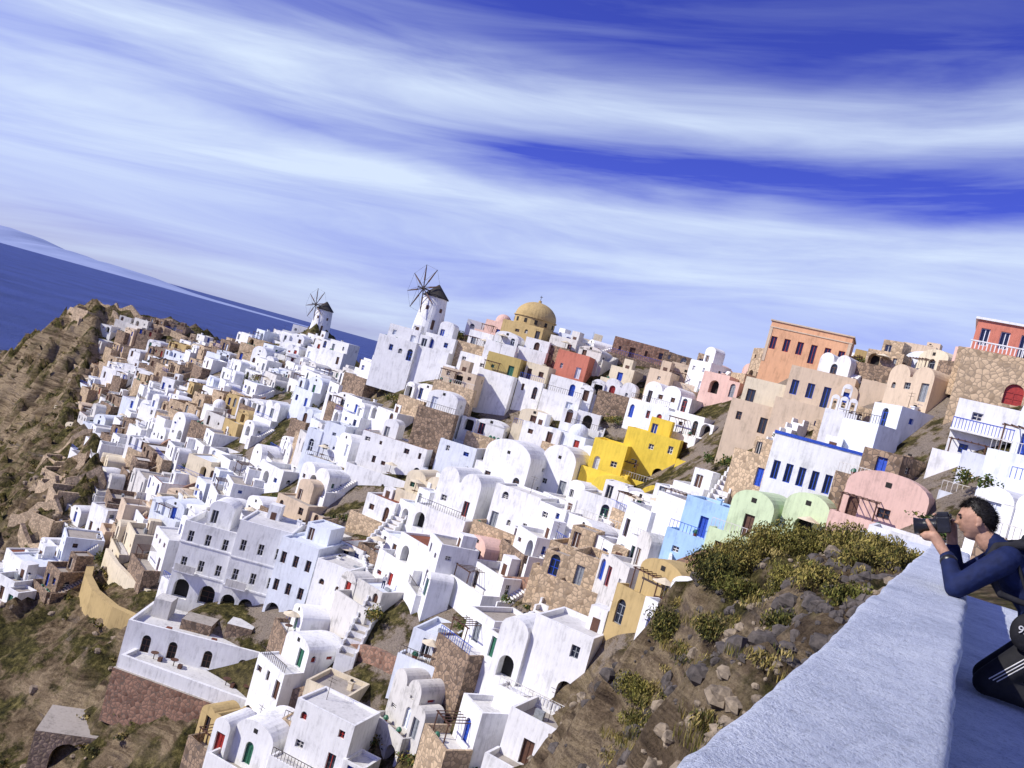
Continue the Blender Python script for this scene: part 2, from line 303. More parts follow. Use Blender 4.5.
vs=[];fs=[];K=160;J=10
for i in range(K+1):
    s=i/K; a=-1.05+.85*s; env=max(0,1-max(0,(a+.60)/.40))**1.1
    prof=(190*math.exp(-((a+.64)/.07)**2)+130*math.exp(-((a+.50)/.06)**2)+200*math.exp(-((a+.85)/.12)**2)+60)*env*(.7+.6*float(fbm(np.array(s*26),np.array(2.))))
    for j in range(J+1):
        q=j/J; y=13000+3500*(q-.5); vs.append((a*13000,y,-5+prof*math.sin(math.pi*q)))
for i in range(K):
    for j in range(J): k=i*(J+1)+j; fs.append((k,k+1,k+J+2,k+J+1))
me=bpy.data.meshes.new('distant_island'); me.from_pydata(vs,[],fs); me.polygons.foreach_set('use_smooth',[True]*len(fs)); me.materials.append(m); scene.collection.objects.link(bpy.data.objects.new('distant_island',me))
# ------------------------------------------------------------------ houses
LM=[]
def house(name,x,y,z,w,d,h,rot,wall='white',base=6,roof='flat',storeys=1,frame=None,front=None,terr=0,seed=0,cap=None,side=True,dens=.6,roofm=None,stair=False,tm=None,ex=None,annex=False,arch_p=.25,upper=False):
    rs=random.Random(seed*31+5); mb=MB(); x0,x1,y0,y1=-w/2,w/2,-d/2,d/2
    rm=roofm or rs.choice(['floor_white','floor_white','white_cool','floor','white_worn','floor'])
    hh=h
    if roof in('vault','vault2'): hh=h*.72
    body(mb,x0,x1,y0,y1,hh,base,wall,rs,storeys,front,side,frame,dens,arch_p)
    if roof=='flat':
        flat_roof(mb,x0,x1,y0,y1,h,wall,rm,ph=rs.choice([.25,.45,.8]),cap=cap)
    elif roof=='vault': 
        hip=rs.random()<.5
        vault(mb,x0,x1,y0,y1,hh,min((h-hh)*1.25,w*.5),wall,hip=hip)
        if hip: mb.q([(x0,y0,hh),(x1,y0,hh),(x1,y1,hh),(x0,y1,hh)],rm)
        zr=hh+.3; mb.box(-.22,.22,y0-.03,y0+.1,zr,zr+.4,'dark',bottom=True)
    elif roof=='vault2':
        vault(mb,x0,-.15,y0,y1,hh,min(h-hh+.3,w*.25),wall); vault(mb,.15,x1,y0,y1,hh,min(h-hh+.3,w*.25),wall)
        mb.q([(-.15,y0,hh),(.15,y0,hh),(.15,y1,hh),(-.15,y1,hh)],wall)
    elif roof=='dome':
        flat_roof(mb,x0,x1,y0,y1,h,wall,rm,ph=.3)
        r=min(w,d)*.36; mb.rod((0,0,h-.3),(0,0,h+.5),r,r,wall,20); mb.dome((0,0,h+.5),r*.97,r*.97,r*.85,wall)
    if roof=='flat':
        if rs.random()<.5: chimney(mb,rs.uniform(x0+.6,x1-.6),rs.uniform(0,y1-.6),h-.8,wall,rs)
        if rs.random()<.3 and w>3.4: 
            bx=rs.uniform(x0+1.1,x1-1.2); mb.box(bx-.8,bx+.8,y1-2.,y1-.3,h-.8,h+rs.uniform(1.,1.8),wall); mb.box(bx-.35,bx+.35,y1-2.04,y1-1.9,h-.5,h+.7,'wood')
        if rs.random()<.3:
            ax=rs.uniform(x0+.5,x1-.5); mb.rod((ax,.3,h-.8),(ax,.3,h+2),.03,.02,'pole',4); mb.rod((ax-.5,.3,h+1.8),(ax+.5,.3,h+1.8),.02,.02,'pole',4)
            mb.rod((ax-.35,.3,h+1.5),(ax+.35,.3,h+1.5),.02,.02,'pole',4)
        if rs.random()<.25:
            ax=rs.uniform(x0+.8,x1-.8); mb.box(ax-.4,ax+.4,-.2,.15,h-.8,h-.1,'grey_paint')
        if upper:
            ux0=x0+rs.uniform(0.3,w*.35); ux1=min(x1-.3,ux0+rs.uniform(2.2,3.4)); uh=rs.uniform(2.1,2.6); uy0=y0+d*.45; uy1=y1-.26; 
            if ux1-ux0>1.5:
                ops=[(.35,1.2,h-.42,h+1.3,False,rs.choice(['blue','wood','glass','grey_paint']),'white_worn')]
                panel(mb,(ux0,uy0),(1,0),(0,-1),ux1-ux0,h-.8,h+uh-.3,ops,wall)
                mb.q([(ux1,uy0,h-.8),(ux1,uy1,h-.8),(ux1,uy1,h+uh-.3),(ux1,uy0,h+uh-.3)],wall); mb.q([(ux0,uy1,h-.8),(ux0,uy0,h-.8),(ux0,uy0,h+uh-.3),(ux0,uy1,h+uh-.3)],wall)
                if rs.random()<.45: vault(mb,ux0,ux1,uy0,uy1,h+uh-.3,.8,wall,10)
                else: flat_roof(mb,ux0,ux1,uy0,uy1,h+uh-.3,wall,rm,ph=.2)
    if terr>0:
        tz=rs.choice([-.02,-.15,-.4]); tmw=tm or (wall if rs.random()<.66 else rs.choice(['stone_brown','stone_brown','stone_tan']))
        ex0,ex1=x0-rs.uniform(.1,.9),x1+rs.uniform(.1,.9)
        tops=auto_ops(ex1-ex0,2.6,1,rs,True,frame,.4,.4,zb=-2.75+tz) if (not tmw.startswith('stone') and rs.random()<.6) else None
        ph=rs.choice([.2,.2,.45,.7,.95])
        terrace(mb,ex0,ex1,y0-terr,y0+.02-.05,tz,base+3,tmw,rs.choice(['floor','floor','floor_white','white_worn']),ph=ph,ops=tops)
        if ph==.2:
            rm_=rs.choice(['pole','blue','white_worn']); k=ex0+.1
            while k<ex1: mb.rod((k,y0-terr+.11,tz+.2),(k,y0-terr+.11,tz+1.),.025,.025,rm_,4); k+=.35
            mb.rod((ex0+.1,y0-terr+.11,tz+1.),(ex1-.1,y0-terr+.11,tz+1.),.035,.035,rm_,4)
        if rs.random()<.14:
            ux,uy=rs.uniform(x0+.8,x1-.8),y0-terr*.5; mb.rod((ux,uy,tz),(ux,uy,tz+2.2),.04,.04,'pole',6)
            ps=[(ux+1.*math.cos(a),uy+1.*math.sin(a),tz+2.0) for a in [i*math.pi/4 for i in range(8)]]
            for i in range(8): mb.q([ps[i],ps[(i+1)%8],(ux,uy,tz+2.4)],'cream')
            mb.rod((ux,uy,tz+.7),(ux,uy,tz+.74),.45,.45,'wood',10)
        if rs.random()<.16:
            px0=x0+.3;px1=px0+min(2.6,w*.6)
            for px in (px0,px1): mb.rod((px,y0-terr+.4,tz),(px,y0-terr+.4,tz+2.1),.06,.06,'wood',5)
            mb.box(px0-.2,px1+.2,y0-terr+.34,y0-terr+.46,tz+2.1,tz+2.2,'wood',bottom=True)
            k=px0
            while k<=px1: mb.box(k-.03,k+.03,y0-terr+.2,y0,tz+2.2,tz+2.26,'wood',bottom=True); k+=.5
        if rs.random()<.3:
            for _ in range(rs.randint(1,3)):
                ux=rs.uniform(x0,x1); mb.rod((ux,y0-terr+.5,tz),(ux,y0-terr+.5,tz+.45),.14,.22,'terracotta',8); mb.dome((ux,y0-terr+.5,tz+.45),.28,.28,.35,'green',7,3)
    if stair:
        sx=x1+.003; stairs(mb,sx,sx+1.0,y0-1,-.5,y1-.8,h-.5,wall,base+2,'floor'); mb.box(sx+1.,sx+1.2,y0-1,y1-.8,-base-2,.7,wall)
    if annex:
        aw=rs.uniform(1.8,2.9);ad2=rs.uniform(2.2,d*.8);ah=rs.uniform(2.,h*.85);sg=rs.choice([-1,1])
        ax0=(x1-.02 if sg>0 else x0-aw+.02);ay0=rs.uniform(y0-.9,y0+.6)
        if rs.random()<.5:
            body(mb,ax0,ax0+aw,ay0,ay0+ad2,ah*.8,base,wall,rs,1,None,False,frame); vault(mb,ax0,ax0+aw,ay0,ay0+ad2,ah*.8,aw*.4,wall,10)
        else:
            body(mb,ax0,ax0+aw,ay0,ay0+ad2,ah,base,wall,rs,1,None,False,frame); flat_roof(mb,ax0,ax0+aw,ay0,ay0+ad2,ah,wall,rm,ph=.3)
    if ex: ex(mb,x0,x1,y0,y1,h,rs)
    return mb.obj(name,(x,y,ZC+z),rot)
def lm(name,x,y,z,w,d,h,f,rad=None,**k):
    LM.append((x,y,rad or max(w,d)*.6)); return house(name,x,y,z,w,d,h,face(*f),seed=len(LM)*7+1,**k)
FL=(-.45,-.89)
def church(mb,x0,x1,y0,y1,h,rs):
    mb.rod((0,0,h-.4),(0,0,h+1.5),3.9,3.9,'ochre',24)
    for i in range(12):
        a=i*math.pi/6; c=Vector((math.cos(a),math.sin(a),0))*3.9; u=Vector((-math.sin(a),math.cos(a),0))*.28
        mb.q([c*1.005-u+Vector((0,0,h+.35)),c*1.005+u+Vector((0,0,h+.35)),c*1.005+u+Vector((0,0,h+1.15)),c*1.005-u+Vector((0,0,h+1.15))],'dark')
    mb.rod((0,0,h+1.5),(0,0,h+1.7),4.15,4.15,'ochre',24); mb.dome((0,0,h+1.7),3.95,3.95,3.1,'ochre',36,12)
    mb.rod((0,0,h+4.7),(0,0,h+5.2),.35,.3,'ochre',8); mb.rod((0,0,h+5.2),(0,0,h+6.2),.05,.05,'pole',5); mb.rod((-.3,0,h+5.9),(.3,0,h+5.9),.05,.05,'pole',5)
lm('domed_church',1,155,7.4,8.6,8.6,2.7,FL,wall='ochre',ex=church,dens=.5,roofm='ochre')
lm('white_house',-2.5,147.5,4.6,4.5,4,2.8,(-.3,-.95),terr=1.5,roof='vault'); lm('white_house',3,147.5,5,4.5,4,2.7,(-.3,-.95),terr=1.5)
def windmill(x,y,z,k,yaw):
    mb=MB(); h=6.2*k;r0=2.8*k;r1=2.2*k; n=28
    mb.rod((0,0,-4),(0,0,0),r0*1.02,r0,'white',n); mb.rod((0,0,0),(0,0,h),r0,r1,'white',n)
    mb.rod((0,0,h),(0,0,h+.15),r1*1.12,r1*1.12,'thatch',n); mb.rod((0,0,h+.15),(0,0,h+2.5*k),r1*1.12,.12,'thatch',n)
    for a,z2 in((-1.2,.2),(-1.9,3.6*k),(-.8,3.6*k)):
        c=Vector((math.cos(a),math.sin(a),0)); rr=r0+(r1-r0)*z2/h; u=Vector((-math.sin(a),math.cos(a),0))*.3; p=c*(rr+.02); hh=.8 if z2>1 else 1.9
        mb.q([p-u+Vector((0,0,z2)),p+u+Vector((0,0,z2)),p+u+Vector((0,0,z2+hh)),p-u+Vector((0,0,z2+hh))],'wood')
    ax=Vector((math.cos(yaw),math.sin(yaw),0)); hub=Vector((0,0,h+.9*k))+ax*(r1+1.2*k)
    mb.rod(Vector((0,0,h+.9*k)),hub+ax*1.4,.16,.10,'pole',8)
    s=Vector((-ax.y,ax.x,0)); tip=hub+ax*1.4; pts=[]
    for i in range(8):
        a=2*math.pi*i/8+.2; d=s*math.cos(a)+Vector((0,0,1))*math.sin(a); e=hub+d*4.5*k; pts.append(e)
        mb.rod(hub,e,.12,.08,'pole',5); mb.rod(tip,hub+d*4.2*k,.025,.025,'pole',3)
        mb.rod(hub+d*1.6*k,hub+d*4.1*k,.17,.10,'wood',5)
    for i in range(8): mb.rod(pts[i],pts[(i+1)%8],.02,.02,'pole',3)
    mb.obj('windmill',(x,y,ZC+z)); LM.append((x,y,5))
windmill(-18.8,160,4.4,1.05,R(226)); windmill(-61,250,-2.5,1.1,R(230))
lm('white_house',-21,152,0.6,6,5,3,(-.2,-1),terr=2,tm='white',annex=True)
lm('white_house',-14,151,.8,6,5,3,(-.3,-1),terr=2,tm='white',upper=True)
lm('white_house',-66,243,-8,6,5,3,(-.4,-.9),terr=2,tm='white',annex=True); lm('white_house',-58,242,-6.5,6,5,3,(-.4,-.9),terr=2,tm='white',annex=True)
lm('white_house',-53,232,-7.5,6,5,3,(-.4,-.9),terr=2,tm='white'); lm('white_house',-45,215,-6,6,5,3,(-.4,-.9),terr=2,tm='white',annex=True)
# yellow group
YF=(-.3,-.95)
lm('yellow_house',21.3,114,-8.6,7.4,6,6.4,YF,wall='yellow',storeys=2,frame='white_cool',roofm='yellow',terr=2.5,tm='yellow',upper=True)
lm('yellow_house',15.8,112.5,-9.2,4.6,6,4.4,YF,wall='yellow',frame='white_cool',roofm='yellow',terr=1.8,tm='yellow',rad=3,stair=True)
lm('yellow_house',27,110.5,-9.2,5.2,6,4.6,YF,wall='yellow',roofm='yellow',frame='blue',terr=2,tm='yellow',annex=True)
lm('yellow_house',16.4,106,-13.6,5.2,5,4.6,YF,wall='yellow',roof='vault',frame='wood',terr=2.5,tm='yellow')
lm('yellow_house',22.4,105.5,-12.,4.6,5,3.4,YF,wall='yellow',roof='vault',frame='white_cool',terr=1.8,tm='yellow',annex=True)
lm('yellow_house',19.4,100.5,-14.8,4.2,4,3.,YF,wall='yellow',frame='white_cool',roofm='yellow',terr=1.6,tm='yellow',stair=True)
lm('coral_house',9.5,141,2.6,5.6,5,4.2,(-.3,-.95),wall='coral',storeys=1,frame='white_cool',roofm='coral',base=3)
lm('white_house',9,134.5,-.6,5.5,4,2.8,(-.3,-.95),wall='white',terr=2,annex=True)
lm('mustard_house',-1.5,138,-.2,6,5,3.4,(-.35,-.93),wall='mustard',frame='green',roofm='ochre',terr=1.5,tm='white',base=4)
lm('cream_house',4,137,.2,4,4,3,(-.35,-.93),wall='cream',frame='wood',terr=1.5,tm='white',base=4)
lm('stone_house',-8,133,-3.4,6,4,2.2,(-.3,-.95),wall='beige',frame='wood',roofm='floor',base=3,terr=1.5,tm='stone_tan')
lm('white_house',-9,127.8,-8,5,4,3,(-.3,-.95),wall='white',roof='vault',terr=1.5)
lm('ruined_brick_house',21,151,9,10,6,3.2,(-.1,-1),wall='stone_red',frame='wood',roofm='stone_red',terr=1.5,tm='stone_brown',dens=1)
lm('ruined_brick_house',27.5,149,9.4,5,5,2.4,(-.1,-1),wall='stone_brown',roofm='stone_brown')
def or_front(w,h,fr='red'):
    o=[]; k=int(w/1.7)
    for i in range(k):
        c=(i+.5)*w/k; o.append((c-.42,c+.42,.9 if i!=k//2 else .05,2.7,False,'glass',fr))
    return o
def cornice(col):
    def f(mb,x0,x1,y0,y1,h,rs):
        mb.box(x0-.18,x1+.18,y0-.18,y1+.18,h+.01,h+.2,col,bottom=True); mb.box(x0-.1,x1+.1,y0-.1,y0-.003,h-.9,h-.75,col,bottom=True)
        for xx in (x0,x1-.35): mb.box(xx-.03,xx+.38,y0-.06,y0+.1,-1,h-.92,col)
    return f
lm('orange_house',39.5,117,12.8,11,6,4.8,(-.42,-.91),wall='orange',front=or_front(11,5,'red'),ex=cornice('beige'))
lm('ochre_house',47.5,118,12.4,4.5,5,3.3,(-.35,-.94),wall='ochre',frame='wood')
lm('beige_house',37,101,6.2,7.5,6,4.4,(-.45,-.89),wall='beige',storeys=1,frame='blue',front=or_front(7.5,5,'blue'),terr=2.5,tm='beige',roofm='pink',rad=6)
lm('beige_house',43.8,97,6.8,7,6,4.,(-.45,-.89),wall='beige',frame='blue',terr=2,tm='beige',roofm='pink',annex=True,rad=6)
lm('cream_house',31.5,104,4.6,5,5,3.4,(-.45,-.89),wall='cream',frame='wood',terr=2,tm='beige')
lm('stone_house',38,90.5,4.4,6,4,2.6,(-.45,-.89),wall='stone_tan',frame='wood',terr=1.5,tm='stone_tan',roofm='floor')
def hcoral(mb,x0,x1,y0,y1,h,rs):
    mb.box(x0-.25,x1+.25,y0-.25,y1+.25,h+.01,h+.25,'white',bottom=True)
    for xx in np.arange(x0,x1,.35): mb.box(xx,xx+.1,y0-2.2,y0-2.1,.1,.85,'white')
    mb.box(x0-.1,x1+.1,y0-2.25,y0-2.05,.85,.97,'white',bottom=True)
    mb.box(x0-1,x1+1,y0-2.4,y0-.05,-5,.02,'stone_tan','floor')
lm('coral_house',50,85,15.1,9,6,3.5,(-.5,-.87),wall='coral',front=or_front(9,4,'white_cool'),ex=hcoral,roofm='white_worn')
lm('stone_lodge',46.5,78.5,9.8,10,5,3.9,(-.5,-.87),wall='stone_tan',front=[(4.2,5.8,.1,1.3,True,'red','red')],roofm='floor',side=False)
def balc(mb,x0,x1,y0,y1,h,rs):
    mb.box(x0-.05,x1+.05,y0-1.3,y0-.01,h/2-.18,h/2-.02,'white',bottom=True)
    for xx in np.arange(x0,x1,.25): mb.box(xx,xx+.05,y0-1.28,y0-1.23,h/2,h/2+.85,'blue')
    mb.box(x0,x1,y0-1.3,y0-1.2,h/2+.85,h/2+.93,'blue',bottom=True)
lm('blue_window_house',42,71.5,3.2,7,6,5.4,(-.5,-.87),wall='white',storeys=2,frame='blue',terr=2.2,tm='white',dens=1.,ex=balc)
lm('white_house',45.5,64.5,1.6,5.5,5,4.,(-.5,-.87),wall='white',storeys=1,frame='blue',terr=2,annex=True)
lm('white_house',39,66,.4,4.5,5,3.6,(-.5,-.87),wall='white_cool',storeys=1,frame='blue',terr=2)
def bt(w=9.):
    o=[]
    for i in range(7): c=.9+i*(w-1.8)/6; o.append((c-.33,c+.33,.5,2.3,False,'glass','blue'))
    return o
def btx(mb,x0,x1,y0,y1,h,rs):
    mb.box(x0-.08,x1+.08,y0-.08,y0+.2,h+.012,h+.3,'blue',bottom=True); mb.box(x0-.08,x0+.2,y0+.2,y1+.08,h+.012,h+.3,'blue',bottom=True); mb.box(x1-.2,x1+.08,y0+.2,y1+.08,h+.012,h+.3,'blue',bottom=True)
    mb.box(x1+.004,x1+2.8,y0+1,y1,-5,h-1.2,'beige')
lm('blue_trimmed_house',31.3,80,-3.2,9,7,4.8,(-.45,-.89),wall='white',front=bt(),ex=btx,side=False,roofm='white_cool',rad=6)
def belf(mb,x0,x1,y0,y1,h,rs):
    for i,c in enumerate((-.9,0,.9)):
        for e in(-.32,.32): mb.box(c+e-.1,c+e+.1,-.2,.2,h,h+1.2,'white')
        vault(mb,c-.42,c+.42,-.2,.2,h+1.2,.45,'white',8); mb.dome((c,0,h+.75),.16,.16,.25,'thatch',8,3)
    for e in(-.4,.4): mb.box(e-.1,e+.1,-.18,.18,h+1.65,h+2.5,'white')
    vault(mb,-.5,.5,-.18,.18,h+2.5,.5,'white',8)
lm('bell_tower',34.5,87,1.8,3.2,1.2,4,(-.42,-.9),wall='white',front=[],side=False,ex=belf,rad=2)
lm('vaulted_church',4,111,-14.6,7,8,6.2,(-.5,-.87),roof='vault',wall='white',storeys=2,frame='wood')
lm('white_house',10.5,112,-13.4,5,7,6,(-.5,-.87),roof='vault',wall='white',storeys=2,frame='grey_paint')
lm('white_house',-1.5,106,-18.5,6.4,6,5.4,(-.5,-.87),roof='vault2',wall='white',storeys=1,terr=3)
lm('white_house',5.5,102,-18.5,6.5,5,5.4,(-.5,-.87),wall='white',storeys=2,terr=3,frame='grey_paint',annex=True)
lm('white_house',-14,126,-19,11,5,5.2,(-.3,-.95),wall='white',storeys=2,frame='wood',terr=2.5,cap='terracotta',upper=True)
lm('white_house',-4.5,124,-17,6,5,5.4,(-.3,-.95),wall='white_cool',storeys=2,frame='blue',terr=2)
# hotel
def hotel_front(w,arches,st,sh,pf='white_worn'):
    o=[]; n=arches
    for i in range(n): c=(i+.5)*w/n; rr=min(.95,w/n/2-.25); o.append((c-rr,c+rr,.05,1.5,True,'dark','wood' if i%2 else None,.9))
    for s in range(1,st):
        k=max(2,int(w/1.7))
        for i in range(k): c=(i+.5)*w/k; o.append((c-.36,c+.36,s*sh+.5,s*sh+1.9,False,'glass',pf))
    return o
hr=(.03,-.99)
def hx(mb,x0,x1,y0,y1,h,rs):
    mb.box(x0-.08,x1+.08,y0-.1,y0-.003,3.3,3.5,'white',bottom=True); mb.box(x0-.08,x1+.08,y0-.1,y0-.003,6.9,7.05,'white',bottom=True)
    mb.box(x0+.5,x0+3.,y0-1.1,y0-.1,3.52,3.64,'white',bottom=True); mb.box(x0+.5,x0+3.,y0-1.1,y0-1.0,3.64,4.5,'white_worn')
lm('hotel',-31,104,-37.2,6.5,7,9.6,hr,wall='white',storeys=3,front=hotel_front(6.5,2,3,3.3),base=5,roofm='floor_white',upper=True,ex=hx)
lm('hotel',-24.3,103.4,-37.2,6.6,7,11.6,hr,wall='white',storeys=3,front=hotel_front(6.6,3,3,3.7),base=5,roofm='floor_white',ex=hx)
lm('hotel',-18.2,101,-36.2,5.2,7,10.4,(-.3,-.95),wall='white_cool',front=hotel_front(5.2,2,3,3.4,'wood'),base=5,stair=False,upper=True)
lm('hotel',-13.4,98,-34,4.6,5.5,7.4,(-.35,-.93),wall='white',storeys=2,terr=2.5,annex=True)
mb=MB(); terrace(mb,-9,9,-4,4,0,5,'white','floor_white',ph=.6,t=.3,ops=[(c,c+1.,-2.6,-1.1,True,'dark','wood') for c in (2.,5.,9.,13.)]); mb.box(-8,-6,0,2.2,0,2.2,'white_worn'); mb.box(1,4,-1,1.5,-.5,1.8,'stone_brown','floor_white'); mb.box(-4,-.5,-1.5,1.2,-.5,1.2,'stone_brown','floor'); stairs(mb,6,8.,-3,0,1,2.4,'white_cool',2); mb.box(-5.,-4.4,-3.4,-2.8,0,.5,'terracotta'); mb.box(.2,.8,-3.4,-2.8,0,.5,'terracotta')
mb.obj('hotel_terrace',(-25.5,95.8,ZC-38.2),face(.03,-.99)+.02)
mb=MB(); terrace(mb,-8.5,8.5,-2.2,2.5,0,1.0,'white','floor_white',ph=.45,t=.4); mb.box(-8.8,8.8,-2.5,2.5,-7,-1.004,'stone_red','floor')
for xx in (-6,-3.5,3,5.5): mb.rod((xx,.3,0),(xx,.3,.72),.05,.05,'pole',6); mb.rod((xx,.3,.72),(xx,.3,.76),.45,.45,'wood',10); mb.box(xx+.6,xx+1.,.1,.5,0,.45,'wood')
mb.obj('viewing_terrace',(-24.5,89.8,ZC-41.),face(-.16,-.98))
LM+= [(-26,95,6.5),(-31,95,5),(-20,95,4.5),(-24,90,5.5),(-18,88,3),(-45,112,4.5),(-49,118,3.5),(-42,107,4)]
# lower houses
lm('white_house',11,70.5,-25,5.5,5.5,6.2,(-.5,-.87),wall='white',storeys=2,frame='grey_paint',stair=True,terr=2.2,tm='white',annex=True)
lm('white_house',9.6,63.5,-28,4.5,4.5,3.6,(-.5,-.87),wall='white',frame='wood',stair=True,terr=2,tm='white')
lm('white_house',-13,76.5,-40.5,4.4,5,3.8,(-.4,-.9),roof='vault',wall='white',terr=2,annex=True)
lm('cream_house',-8.5,79.5,-36.5,4.6,4.5,3.4,(-.3,-.95),wall='cream',frame='wood',terr=2)
lm('pink_house',8.,75.5,-26,3.4,3.6,2.8,(-.5,-.87),wall='pink',frame='red')
lm('green_cave_house',24.6,73,-7.9,3.8,6,3.8,(-.6,-.8),roof='vault',wall='green_pale',frame='wood',terr=1.5,tm='green_pale')
lm('green_cave_house',28.6,71.5,-6.8,3.8,6,3.8,(-.6,-.8),roof='vault',wall='green_pale',frame='wood',terr=1.2,tm='green_pale')
lm('blue_cave_house',21.5,77,-9.6,4.2,4,3.4,(-.6,-.8),wall='blue_pale',frame='blue',terr=2)
lm('pink_cave_house',31.5,65,-3.8,6,5,4.2,(-.6,-.8),roof='vault',wall='pink',frame='wood',terr=2,tm='pink')
lm('white_house',27.5,52,-6.2,5.5,5,3.3,(-.5,-.87),wall='white',frame='grey_paint',terr=1.5)
LM+=[(26,66,2.5),(23,70,1.)]
pts=[]
xmin,xmax,ymin,ymax=-142,64,42,292
names={'white':'white_house','white_cool':'white_house','white_worn':'white_house','cream':'cream_house','beige':'beige_house','ochre':'ochre_house','stone_brown':'stone_house','stone_tan':'stone_house','pink':'pink_house'}
shr=[]
for _ in range(34000):
    x=random.uniform(xmin,xmax);y=random.uniform(ymin,ymax)
    if not inpoly(x,y): continue
    s=4.7 if y<140 else (5.0 if y<200 else 5.6)
    if any((x-p[0])**2+(y-p[1])**2<s*s for p in pts): continue
    if any((x-p[0])**2+(y-p[1])**2<(p[2]+2.)**2 for p in LM): continue
    pts.append((x,y))
for i,(x,y) in enumerate(pts):
    rs=random.Random(i+100); g=grad(x,y); dn=(-g).normalized() if g.length>.03 else Vector((-.3,-.95))
    dn=(dn+Vector((-.2,-.6))).normalized()
    a=face(dn.x,dn.y)+rs.gauss(0,.2); z=Hs(x,y)
    if rs.random()<(.12 if y<180 else .06):
        shr.append((x,y,z)); continue
    low=(18<x<34 and 48<y<76)
    w=rs.uniform(3.5,6.9);d=rs.uniform(4.,5.8);ridge=(y>150 and x>-60) or (y>225) or low
    two=rs.random()<.22 and not ridge; h=rs.uniform(4.9,5.7) if two else rs.uniform(2.4,3.4)
    wall=rs.choices(['white','white_cool','white_worn','cream','beige','ochre','pink','stone_brown','stone_tan'],[58,16,8,4,3,1.2,2,4,2])[0]
    if y>225 and x<-70: wall=rs.choices([wall,'stone_tan','stone_brown','beige'],[52,20,18,10])[0]; h*=.85
    if x>26 and y>86: wall=rs.choices([wall,'beige','stone_tan','cream','pink'],[42,24,14,14,6])[0]
    if low: h=min(h,2.8); z-=.8
    roof=rs.choices(['flat','vault','vault2','dome'],[62,26,8,2])[0]
    if roof=='vault': w=min(w,4.6)
    if wall.startswith('stone'): roof='flat'
    cap='terracotta' if rs.random()<.08 else None
    house(names[wall],x,y,z-(.8 if two else .1)+rs.uniform(-.8,.8),w,d,h,a,wall=wall,base=4,roof=roof,storeys=2 if two else 1,terr=rs.uniform(1.2,3.) if rs.random()<.8 else 0,seed=i,stair=rs.random()<.28,cap=cap,annex=rs.random()<.5,upper=(not ridge) and rs.random()<.28,roofm='terracotta' if rs.random()<.08 else None)
print('houses',len(pts))
def wall_strip(name,P,hgt,th,mat,z=None,below=2.5,top=None):
    mb=MB(); Q=[]
    for i in range(len(P)-1):
        a,b2=Vector(P[i][:2]),Vector(P[i+1][:2]); k=max(1,int((b2-a).length/1.5))
        for j in range(k): Q.append(a.lerp(b2,j/k))
    Q.append(Vector(P[-1][:2]))
    L_=[];R_=[]
    for i,q in enumerate(Q):
        d=(Q[min(i+1,len(Q)-1)]-Q[max(i-1,0)]).normalized(); nrm=Vector((-d.y,d.x))*th/2
        z_=(Hd(q.x,q.y) if z is None else z)
        L_.append((q+nrm,z_));R_.append((q-nrm,z_))
    for i in range(len(Q)-1):
        for S_ in(L_,R_):
            (p,za),(q,zb)=S_[i],S_[i+1]; mb.q([(p.x,p.y,za-below),(q.x,q.y,zb-below),(q.x,q.y,zb+hgt),(p.x,p.y,za+hgt)],mat)
        mb.q([(L_[i][0].x,L_[i][0].y,L_[i][1]+hgt),(L_[i+1][0].x,L_[i+1][0].y,L_[i+1][1]+hgt),(R_[i+1][0].x,R_[i+1][0].y,R_[i+1][1]+hgt),(R_[i][0].x,R_[i][0].y,R_[i][1]+hgt)],top or mat)
    for i in (0,-1):
        (p,za),(q,zb)=L_[i],R_[i]; mb.q([(p.x,p.y,za-below),(q.x,q.y,zb-below),(q.x,q.y,zb+hgt),(p.x,p.y,za+hgt)],mat)
    return mb.obj(name,(0,0,ZC))
wall_strip('plastered_wall',[(-53,121),(-50.5,115.5),(-47,111),(-42.5,107.5),(-38,106)],1.2,1.,'ochre',z=-44.2,below=6)
wall_strip('plastered_wall',[(-52,123),(-48,118),(-44,114),(-40,111)],.9,.6,'cream',z=-42.,below=5)
wr=random.Random(3)
for P in ([(-4,93),(3,90),(9,86),(15,84)],[(-9,86),(-4,82),(2,80),(7,79)],[(12,100),(17,97),(22,96)],[(-12,113),(-6,111),(0,116)],[(2,82),(7,80),(12,76)],[(-90,205),(-84,215),(-80,228)],[(-70,170),(-62,178),(-52,182)],[(-130,275),(-118,270),(-105,262)],[(-60,140),(-52,146),(-45,148)],[(-30,115),(-24,112),(-18,112)],[(17,74),(20,71),(24,69)],[(14,80),(18,77.5),(21,76)],[(-14,84),(-9,81)],[(-50,130),(-44,126)]):
    wall_strip('stone_wall',P,wr.uniform(1.2,2.4),.7,wr.choice(['stone_brown','stone_brown','stone_red']))
for P in ([(-150,292),(-135,288),(-120,286)],[(-140,284),(-125,281),(-110,276)],[(-84,160),(-77,156),(-70,157)],[(-92,172),(-86,170),(-80,168)],[(-82,150),(-72,147)],[(-96,182),(-90,179),(-85,178)],[(-76,143),(-70,140)],[(-104,200),(-98,196),(-94,196)],[(-160,290),(-152,284),(-146,276)]):
    wall_strip('stone_wall',P,1.8,.8,'stone_tan')
for (x,y,w_,h_) in ((-75,152,6,2.4),(-82,162,7,2.6),(-73,146,5,2.),(-88,175,7,2.6),(-96,188,6,2.4),(-148,282,7,3)):
    mb=MB(); 
    for (a0,a1,b0,b1) in ((-w_/2,w_/2,-2,-1.5),(-w_/2,-w_/2+.5,-1.5,2),(w_/2-.5,w_/2,-1.5,2),(-w_/2,w_/2,2,2.5)): mb.box(a0,a1,b0,b1,-3,h_*wr.uniform(.6,1.),'stone_tan')
    mb.obj('ruined_stone_house',(x,y,ZC+Hd(x,y)),face(-.5,-.87)+wr.gauss(0,.2))
